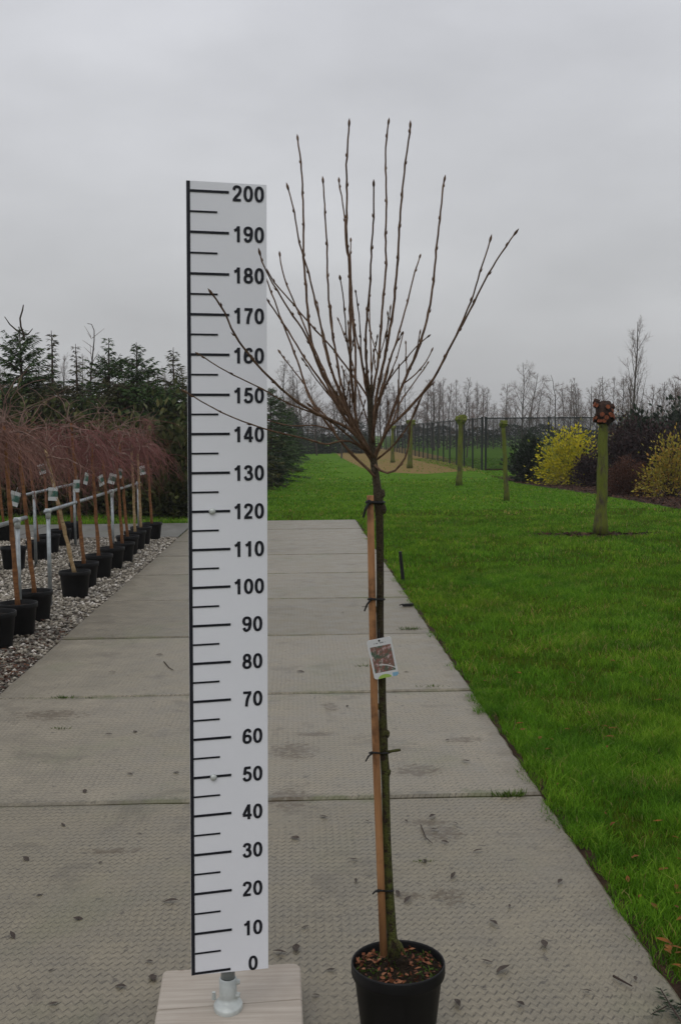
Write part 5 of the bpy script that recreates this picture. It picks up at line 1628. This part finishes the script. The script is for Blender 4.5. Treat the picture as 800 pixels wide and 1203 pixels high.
for i in range(75):
    y = 600 + 560 * rp.random() ** 1.1; x = rp.uniform(450 + 0.667 * (y - 660) + 25, 800)
    if x > 800: continue
    drop_leaf(x, y, 'd', 'brown fallen leaf lying in the lawn grass', 'fallen leaves on the lawn', 0.004, rp.uniform(0.35, 0.8))
# twigs on the path
def twig(px, label, w=0.0025):
    p0 = G(*px[0]); b = MB(p0)
    pts = [G(x, y) + Vector((0, 0, 0.004)) for x, y in px]
    b.tube(pts, [w * (1 - .5 * i / (len(pts) - 1)) for i in range(len(pts))], 5)
    o = b.build('twig', M['twig']); o.location = p0
    tag(o, label, 'twig')
twig([(494, 970), (500, 985), (508, 992)], 'thin bent twig on the path right of the young tree trunk')
twig([(440, 712), (425, 713)], 'tiny dark twig on the path beside the upper tie', .004)
twig([(720, 1148), (742, 1160)], 'straight dark twig on the path near the lawn at lower right', .004)
twig([(193, 778), (199, 785), (204, 788)], 'thin forked twig on the path left of the board', .004)
# small black plastic bit at the path edge
p = G(479, 712); b = MB(p); b.box(p + Vector((0, 0, 0.012)), (0.10, 0.035, 0.022), 0.3); b.tube([p + Vector((-.05, -.015, .02)), p + Vector((-.08, -.02, .012))], .006, 5)
o = b.build('plastic_clip', M['tie']); o.location = p; tag(o, 'small black plastic clip lying on the path edge by the lawn', 'clip')

# weeds in the joints
def tuft(x, y, n, s, label, name='grass_tuft', spread=1.0):
    p = G(x, y); t = thing(name, (p.x, p.y, -0.012), label, 'grass tuft')
    a = rng.uniform(0, 2 * PI, n); r_ = np.abs(rng.normal(0, .5, n)) * s
    P = np.stack([r_ * np.cos(a) * spread, r_ * np.sin(a) * 0.35, np.zeros(n)], 1)
    D = np.stack([np.cos(a) * .6, np.sin(a) * .6, rng.uniform(.3, 1.2, n)], 1)
    V, Fs = kites(P, D, rng.uniform(.5, 1.0, n) * s, rng.uniform(.05, .10, n) * s + .002, rng)
    link('blades', np_mesh('blades', V, Fs, rng.random(n)), M['weed'], t)
tuft(77, 820, 60, 0.045, 'small weed tuft in the path joint near the left edge', spread=1.5)
tuft(105, 820, 30, 0.03, 'tiny dark weed in the path joint left of the board', spread=1.8)
tuft(70, 856, 46, 0.035, 'small weed tuft in the middle of a slab at left', spread=1.6)
tuft(481, 739, 70, 0.05, 'grass tuft in the joint right of the young tree, farther one', spread=2.2)
tuft(505, 807, 60, 0.04, 'low grass tuft in the joint right of the plant label', spread=3.0)
tuft(602, 934, 70, 0.05, 'grass tuft in the joint at the lawn edge', spread=2.0)
tuft(428, 783, 40, 0.04, 'small grass tuft just left of the plant label', spread=1.6)
tuft(135, 748, 26, 0.03, 'tiny weed in the far joint near the gravel', spread=1.6)
tuft(497, 1011, 90, 0.022, 'strip of green moss on the path right of the trunk', 'moss_patch', 2.0)

# fir sprig in the bottom right corner
p = G(784, 1190); t = thing('fir_sprig', (p.x, p.y, 0.004), 'dark green fir sprig lying on the path at lower right corner', 'sprig')
b = MB(t.location); sp_ = [G(775, 1166) + Vector((0, 0, .012)), G(786, 1186) + Vector((0, 0, .016)), G(800, 1206) + Vector((0, 0, .012)), G(812, 1222) + Vector((0, 0, .01))]
b.tube(sp_, [.0018, .0026, .003, .003], 6); 
for (x, y), (x2, y2) in (((786, 1186), (764, 1196)), ((790, 1192), (806, 1184))):
    b.tube([G(x, y) + Vector((0, 0, .015)), G(x2, y2) + Vector((0, 0, .01))], [.002, .0012], 5)
b.build('stem', M['twig'], t)
P = []; D = []
segs = list(zip(sp_[:-1], sp_[1:])) + [(G(786, 1186) + Vector((0, 0, .015)), G(764, 1196) + Vector((0, 0, .01))), (G(790, 1192) + Vector((0, 0, .015)), G(806, 1184) + Vector((0, 0, .01)))]
for a_, c_ in segs:
    ax = (c_ - a_).normalized(); sd_ = ax.cross(Vector((0, 0, 1)))
    for k in range(26):
        q = rp.random(); P.append(tuple(a_.lerp(c_, q) - t.location)); s_ = rp.choice((-1, 1))
        D.append(tuple(sd_ * s_ + ax * (-.45) + Vector((0, 0, rp.uniform(-.1, .5)))))
V, Fs = kites(np.array(P), np.array(D), rng.uniform(.018, .028, len(P)), 0.0042, rng, 2.0)
link('needles', np_mesh('needles', V, Fs, rng.random(len(P))), M['dark_leaf'], t)
